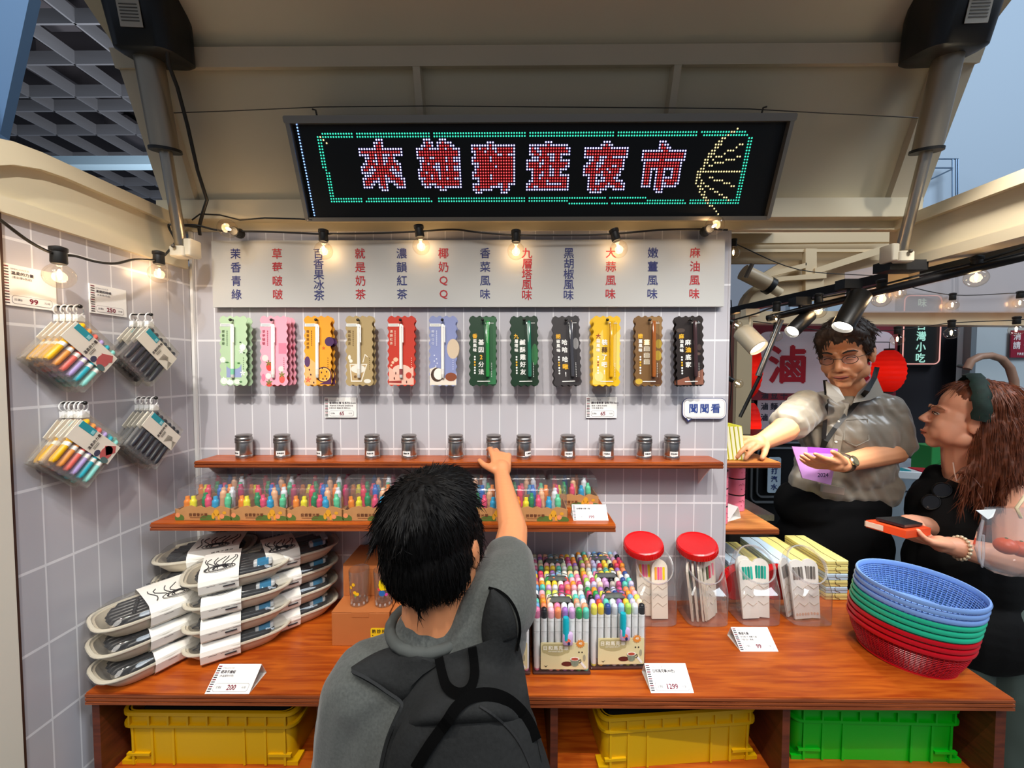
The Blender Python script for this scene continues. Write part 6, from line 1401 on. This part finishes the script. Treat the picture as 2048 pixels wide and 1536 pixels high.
for x in (-1, 1):
    l = [(x * .033 + .0215 * math.cos(R(a)), -.0975 + abs(math.cos(R(a)) + x) * .003, .000 + .0155 * math.sin(R(a))) for a in range(0, 361, 20)]; m.tube(l, .0011, 5, cap=False); m.tube([(x * .054, -.093, .006), (x * .070, -.06, .006), (x * .078, .01, .002)], .0011, 5)
m.tube([(-.012, -.100, .004), (0, -.104, .007), (.012, -.100, .004)], .0012, 5); g = L_(m.obj('glasses', gl_f, smooth=60), man)
m = MB(hmm)
for x in (-1, 1): m.add([(x * .033 + .0205 * math.cos(R(a)), -.0970 + abs(math.cos(R(a)) + x) * .003, .0145 * math.sin(R(a))) for a in range(0, 360, 20)], [tuple(range(18))])
ln = m.obj('lens', CLEAR('#efe6f2', 1.0, .02, .04)); ln.parent = g
m = MB(); wd = (ell_ - wrl).normalized(); wc = wrl + wd * .018; x_ = wd.orthogonal().normalized(); F = frame(wc, x_, wd.cross(x_), wd); m.lathe([(.0285, -.010), (.0305, -.008), (.0305, .008), (.0290, .010)], 24, F); w_ = L_(m.obj('watch', M('#3a2c20', .5), smooth=50), man)
fn = (C0 - wc); fn = (fn - wd * fn.dot(wd)).normalized(); F = frame(wc + fn * .028, fn.orthogonal().normalized(), fn.cross(fn.orthogonal().normalized()), fn); m = MB(F); m.lathe([(.017, 0), (.0175, .004), (.015, .007)], 24); m.mat(1).lathe([(.0135, .0072), (.001, .0073)], 20); f_ = m.obj('watch_face', [M('#d8c9a8', .25, 1.0), M('#5a5a48', .2)], smooth=40); f_.parent = w_
lb_ = thing('lanyard_badge', "purple event badge on a black lanyard round the man's neck", 'badge', P(1640, 925, 1.29))
m = MB(); ribbon(m, [P(1650, 760, 1.36)] + [on(x, y, .005) for x, y in ((1653, 786), (1652, 815), (1650, 845), (1648, 878), (1644, 898))], .012, .002); ribbon(m, [P(1754, 735, 1.40), P(1748, 757, 1.37)] + [on(x, y, .005) for x, y in ((1734, 782), (1716, 802), (1692, 830), (1670, 856), (1652, 882), (1644, 898))], .014, .002); L_(m.obj('lanyard', black), lb_)
q = [P(1584, 893, 1.285), P(1676, 898, 1.285), P(1662, 970, 1.275), P(1605, 956, 1.275)]; m = MB(); m.slab(q, (0, .003, 0)); m.mat(1).slab([P(1616, 894, 1.283), P(1676, 898, 1.283), P(1674, 908, 1.283), P(1616, 905, 1.283)], (0, .002, 0)); L_(m.obj('badge_card', [M('#b98ac8', .4), M('#9a4fd0', .4)]), lb_)
mt = frame(P(1646, 950, 1.270), V((1, 0, 0)), V((.15, .2, 1)).normalized(), V((0, -1, .2)).normalized()); m = MB(mt); m.text('2024', .018, T(0, 0, 0), .03); L_(m.obj('badge_print', M('#3a2a5a', .5)), lb_)
# ---- the woman at the right
skinw = M('#e8a585', .5, sss=.12); topw = M('#070708', .8, spec=.25, bump=.2); hairw = M('#7c4228', .5, noise=.55, ns=70)
wom = thing('person', 'woman in black with long auburn hair and a dark green headband, holding a notebook', 'person', (1.5, 1.3, 0))
hc = P(1932, 838, 1.29); hmw = hm(hc, R(-90 - 36), R(-9), R(0), 1.0)
nk = P(1938, 935, 1.30); shn, shf = P(2032, 1000, 1.20), P(1872, 985, 1.42); eln, wrn = P(2030, 1122, 1.11), P(1902, 1092, 1.14); elf, wrf = P(1885, 1060, 1.36), P(1826, 1045, 1.25)
prims = head_prims(hmw, nose=.965, round_=.008, tipz=-.021, fold=False) + [('c', hc + V((0, .0, -.06)), nk, .058, .064), ('c', nk, P(1935, 1000, 1.33), .060, .075), ('c', shn, eln, .050, .042), ('c', eln, wrn, .042, .027), ('c', shf, elf, .046, .040), ('c', elf, wrf, .038, .026)]
prims += hand_prims(wrn, P(1800, 1072, 1.15) - wrn, V((0, .25, 1)), .172, (12, 16, 18, 20), (.8, .2, .75), side=1)
prims += hand_prims(wrf, P(1768, 1038, 1.19) - wrf, V((0, -.3, -1)), .165, (22, 24, 26, 28), (.7, .5, .5), side=1)
L_(blob('body', prims, skinw, None, .0036, 6), wom)
face_parts(hmw, None, M('#a87050', .7), M('#c8785f', .5), iris='#3a4848', dy=.004)
for o in [q for q in COL.objects if q.parent is None and q.name.split('.')[0] in ('eye', 'eyebrow', 'mouth')]: L_(o, wom)
tw = [('e', P(1925, 1035, 1.33), (.16, .13, .16)), ('e', P(1940, 1130, 1.32), (.18, .15, .18)), ('e', P(1950, 1240, 1.30), (.19, .15, .16)), ('c', P(1868, 985, 1.41), P(2010, 990, 1.25), .062, .066), ('c', P(1962, 945, 1.27), P(2010, 980, 1.24), .045, .055), ('c', P(1876, 950, 1.37), P(1868, 985, 1.41), .038, .05)]
wt = L_(blob('top', tw, topw, None, .006, 6, disp=wr(.008, 13, 4)), wom)
BVW = [bvh(wt)]
def onw(px, py, back=.003, D=1.2):
    q = onto(BVW, px, py, back); return q if q is not None else P(px, py, D)
tq = P(1955, 1290, 1.32); tl2 = [('e', (tq.x, 1.31, .74), (.20, .16, .15))]
for s in (-1, 1): tl2 += [('c', (tq.x + s * .09, 1.31, .68), (tq.x + s * .10, 1.31, .09), .10, .075)]
L_(blob('trousers', tl2, M('#4d5a53', .8), None, .009, 6, disp=wr(.010, 14, 2)), wom)
for s in (-1, 1): L_(blob('shoe', [('c', (tq.x + s * .10, 1.33, .045), (tq.x + s * .10 - .10, 1.36, .04), .042, .036)], M('#2c2a2a', .6), None, .007, 4), wom)
hw = [('e', (0, .036, .052), (.081, .090, .083)), ('e', (0, .02, .066), (.074, .080, .072)), ('e', (0, .060, .0), (.080, .066, .085)), ('e', (.06, .03, .0), (.024, .034, .06)), ('e', (-.06, .03, .0), (.024, .034, .06))]
rng = random.Random(21)
for i in range(150):
    a = rng.uniform(-1.9, 1.9); q = V((.078 * math.sin(a), .040 + .078 * math.cos(a), rng.uniform(-.07, .03))); L0 = rng.uniform(.07, .13)
    e1 = q + V((.014 * math.sin(a), .012, -L0)); e2 = e1 + V((rng.uniform(-.02, .02), rng.uniform(-.035, .01), -rng.uniform(.04, .085))); hw += [('c', q, e1, .010, .009), ('c', e1, e2, .009, .003)]
h_ = blob('hair', hw, hairw, None, .0042, 2, disp=hair_disp); h_.parent = wom; h_.matrix_parent_inverse = Matrix.Translation(-V(wom.location)); h_.matrix_basis = hmw
strands(h_, wom, 6000, .05, .0011, hairw, (0, .0, .16), .06, 3, sag=.2, ymin=.0)
m = MB(hmw); lo = []
for i in range(25):
    a = R(-102 + 204 * i / 24); k = .003 * math.sin(i * 2.1); c = V((.089 * math.sin(a), .006 - .016 * math.cos(a), .030 + .113 * math.cos(a))); n = V((math.sin(a), 0, math.cos(a)))
    lo.append([c + V((0, -.021 + k, 0)), c + n * .009 + V((0, -.012, 0)), c + n * (.011 + k) + V((0, .010, 0)), c + V((0, .022 + k, 0)), c - n * .006])
m.loft(lo); L_(m.obj('headband', M('#0c2a22', .8, noise=.6, ns=50, bump=.4), smooth=60), wom)
m = MB(hmw)
for x in (-1, 1): m.ell((x * .078, .006, -.046), .005, 10, 8)
L_(m.obj('earring', M('#2a2226', .2, .6), smooth=60), wom) if False else None
m = MB(); ax = (eln - wrn).normalized(); bc0 = wrn + ax * .022; x_ = ax.orthogonal().normalized(); y_ = ax.cross(x_)
for i in range(18): m.ell(bc0 + (x_ * math.cos(2 * PI * i / 18) + y_ * math.sin(2 * PI * i / 18)) * .0325, .0052, 8, 6)
L_(m.obj('bead_bracelet', M('#d9c7a8', .25, .3), smooth=60), wom)
m = MB(); l = [P(1906, 925, 1.25), P(1909, 945, 1.235), P(1913, 962, 1.23), P(1921, 955, 1.235), P(1930, 940, 1.25)]; m.tube(l, .0016, 5); L_(m.obj('necklace', M('#e0bfae', .3, .5), smooth=60), wom)
m = MB(); ribbon(m, [onw(x, y, .008) for x, y in ((1975, 935), (1988, 960), (1992, 990), (1990, 1020))], .05, .008); L_(m.obj('bag_strap', M('#171618', .8)), wom)
sg = thing('sunglasses', "dark sunglasses hooked on the front of the woman's black top", 'sunglasses', P(1880, 985, 1.2)); m = MB()
c1, c2 = onw(1862, 1004, .012), onw(1884, 980, .012); vx = (c2 - c1).normalized()
for c in (c1, c2):
    n = (C0 - c).normalized(); u = vx; v_ = n.cross(u).normalized(); l = [c + u * .026 * math.cos(R(a)) + v_ * .021 * math.sin(R(a)) for a in range(0, 361, 24)]; m.tube(l, .0024, 6, cap=False); m.mat(1).add([q for q in l[:-1]], [tuple(range(len(l) - 1))]); m.mat(0)
m.mat(2).tube([c1 - vx * .02, c1 - vx * .012 + V((.03, -.01, -.022)), c2 + V((.03, -.01, -.03))], .003, 6); L_(m.obj('frame_and_lenses', [M('#141414', .2), M('#2a2a2c', .1, .3), M('#c9c6c0', .2, .8)], smooth=60), sg)
nb = thing('notebook', "orange-red notebook in the woman's hands", 'notebook', P(1780, 1062, 1.15)); q = [P(1732, 1040, 1.17), P(1812, 1062, 1.10), P(1862, 1056, 1.16), P(1800, 1036, 1.24)]
m = MB(); m.slab(q, (0, 0, -.022)); L_(m.obj('cover', M('#e2481c', .45)), nb); m = MB(); a = [q[0] + V((-.001, -.001, -.003)), q[1] + V((-.001, -.001, -.003)), q[1] + V((-.001, -.001, -.019)), q[0] + V((-.001, -.001, -.019))]; m.slab([a[0] * .55 + a[1] * .45, a[0], a[3], a[3] * .55 + a[2] * .45], (0, .004, 0)); L_(m.obj('pages', M('#d9b9a4', .7)), nb)
ph = thing('phone', "dark phone lying on the woman's orange notebook", 'phone', P(1780, 1045, 1.17)); m = MB(); m.slab([v + V((0, 0, .0035)) + ((q[0] + q[1] + q[2] + q[3]) / 4 - v) * .28 for v in q], (0, 0, .008)); L_(m.obj('body', M('#1c2024', .25)), ph)
# ---- clear bag with tangerines at the right edge
pb = thing('plastic_bag', 'clear plastic bag with tangerines hanging at the right edge', 'bag', P(2020, 1080, .95))
c = P(2016, 1092, .93); m = MB(); lo = []
for z, rx, ry in ((-.068, .012, .010), (-.064, .036, .024), (-.045, .058, .036), (-.01, .068, .040), (.03, .064, .034), (.06, .060, .022), (.080, .062, .012), (.095, .058, .006)):
    lo.append([(c.x + rx * math.cos(2 * PI * i / 24) * (1 + .04 * math.sin(i * 3)), c.y + ry * math.sin(2 * PI * i / 24) * (1 + .12 * math.sin(i * 5 + z * 60)), c.z + z) for i in range(24)])
m.loft(lo, cap1=False); L_(m.obj('film', CLEAR('#f7f7f8', 1.8, .10, .05), smooth=60), pb)
m = MB(); m.slab([P(1953, 1021, .91), P(1992, 1019, .91), P(1986, 1034, .905), P(1976, 1039, .905)], (0, .002, 0)); L_(m.obj('paper_corner', M('#e9eeee', .6)), pb)
m = MB(); m.tube([P(1966, 1040, .91), P(1958, 1085, .91), P(1959, 1115, .91), P(1964, 1134, .91), P(1967, 1112, .91), P(1967, 1070, .91)], .0025, 6); L_(m.obj('side_seam', CLEAR('#ffffff', 1.2, .25, .05), smooth=60), pb)
m = MB(); m.tube([P(2048, 995, .93), P(2033, 1016, .92), P(2042, 1036, .92)], .0035, 6); m.tube([P(2048, 995, .93), P(2075, 960, .95)], .0035, 6); L_(m.obj('cord', M('#ead9b4', .7), smooth=60), pb)
for i, (x, y, D) in enumerate(((2012, 1092, .925), (2042, 1098, .94))):
    o = thing('tangerine', ('left' if i == 0 else 'right') + ' tangerine inside the clear bag', 'fruit', P(x, y, D), group='tangerines in the clear bag'); m = MB(); m.ell((0, 0, 0), (.021, .021, .019), 20, 14); m.obj('flesh', M('#ee5a1c', .4, bump=.1, ns=200), o, smooth=60); m = MB(); m.ell((0, 0, .019), (.003, .003, .002), 8, 6); m.obj('stem', M('#5a6a2a', .6), o)
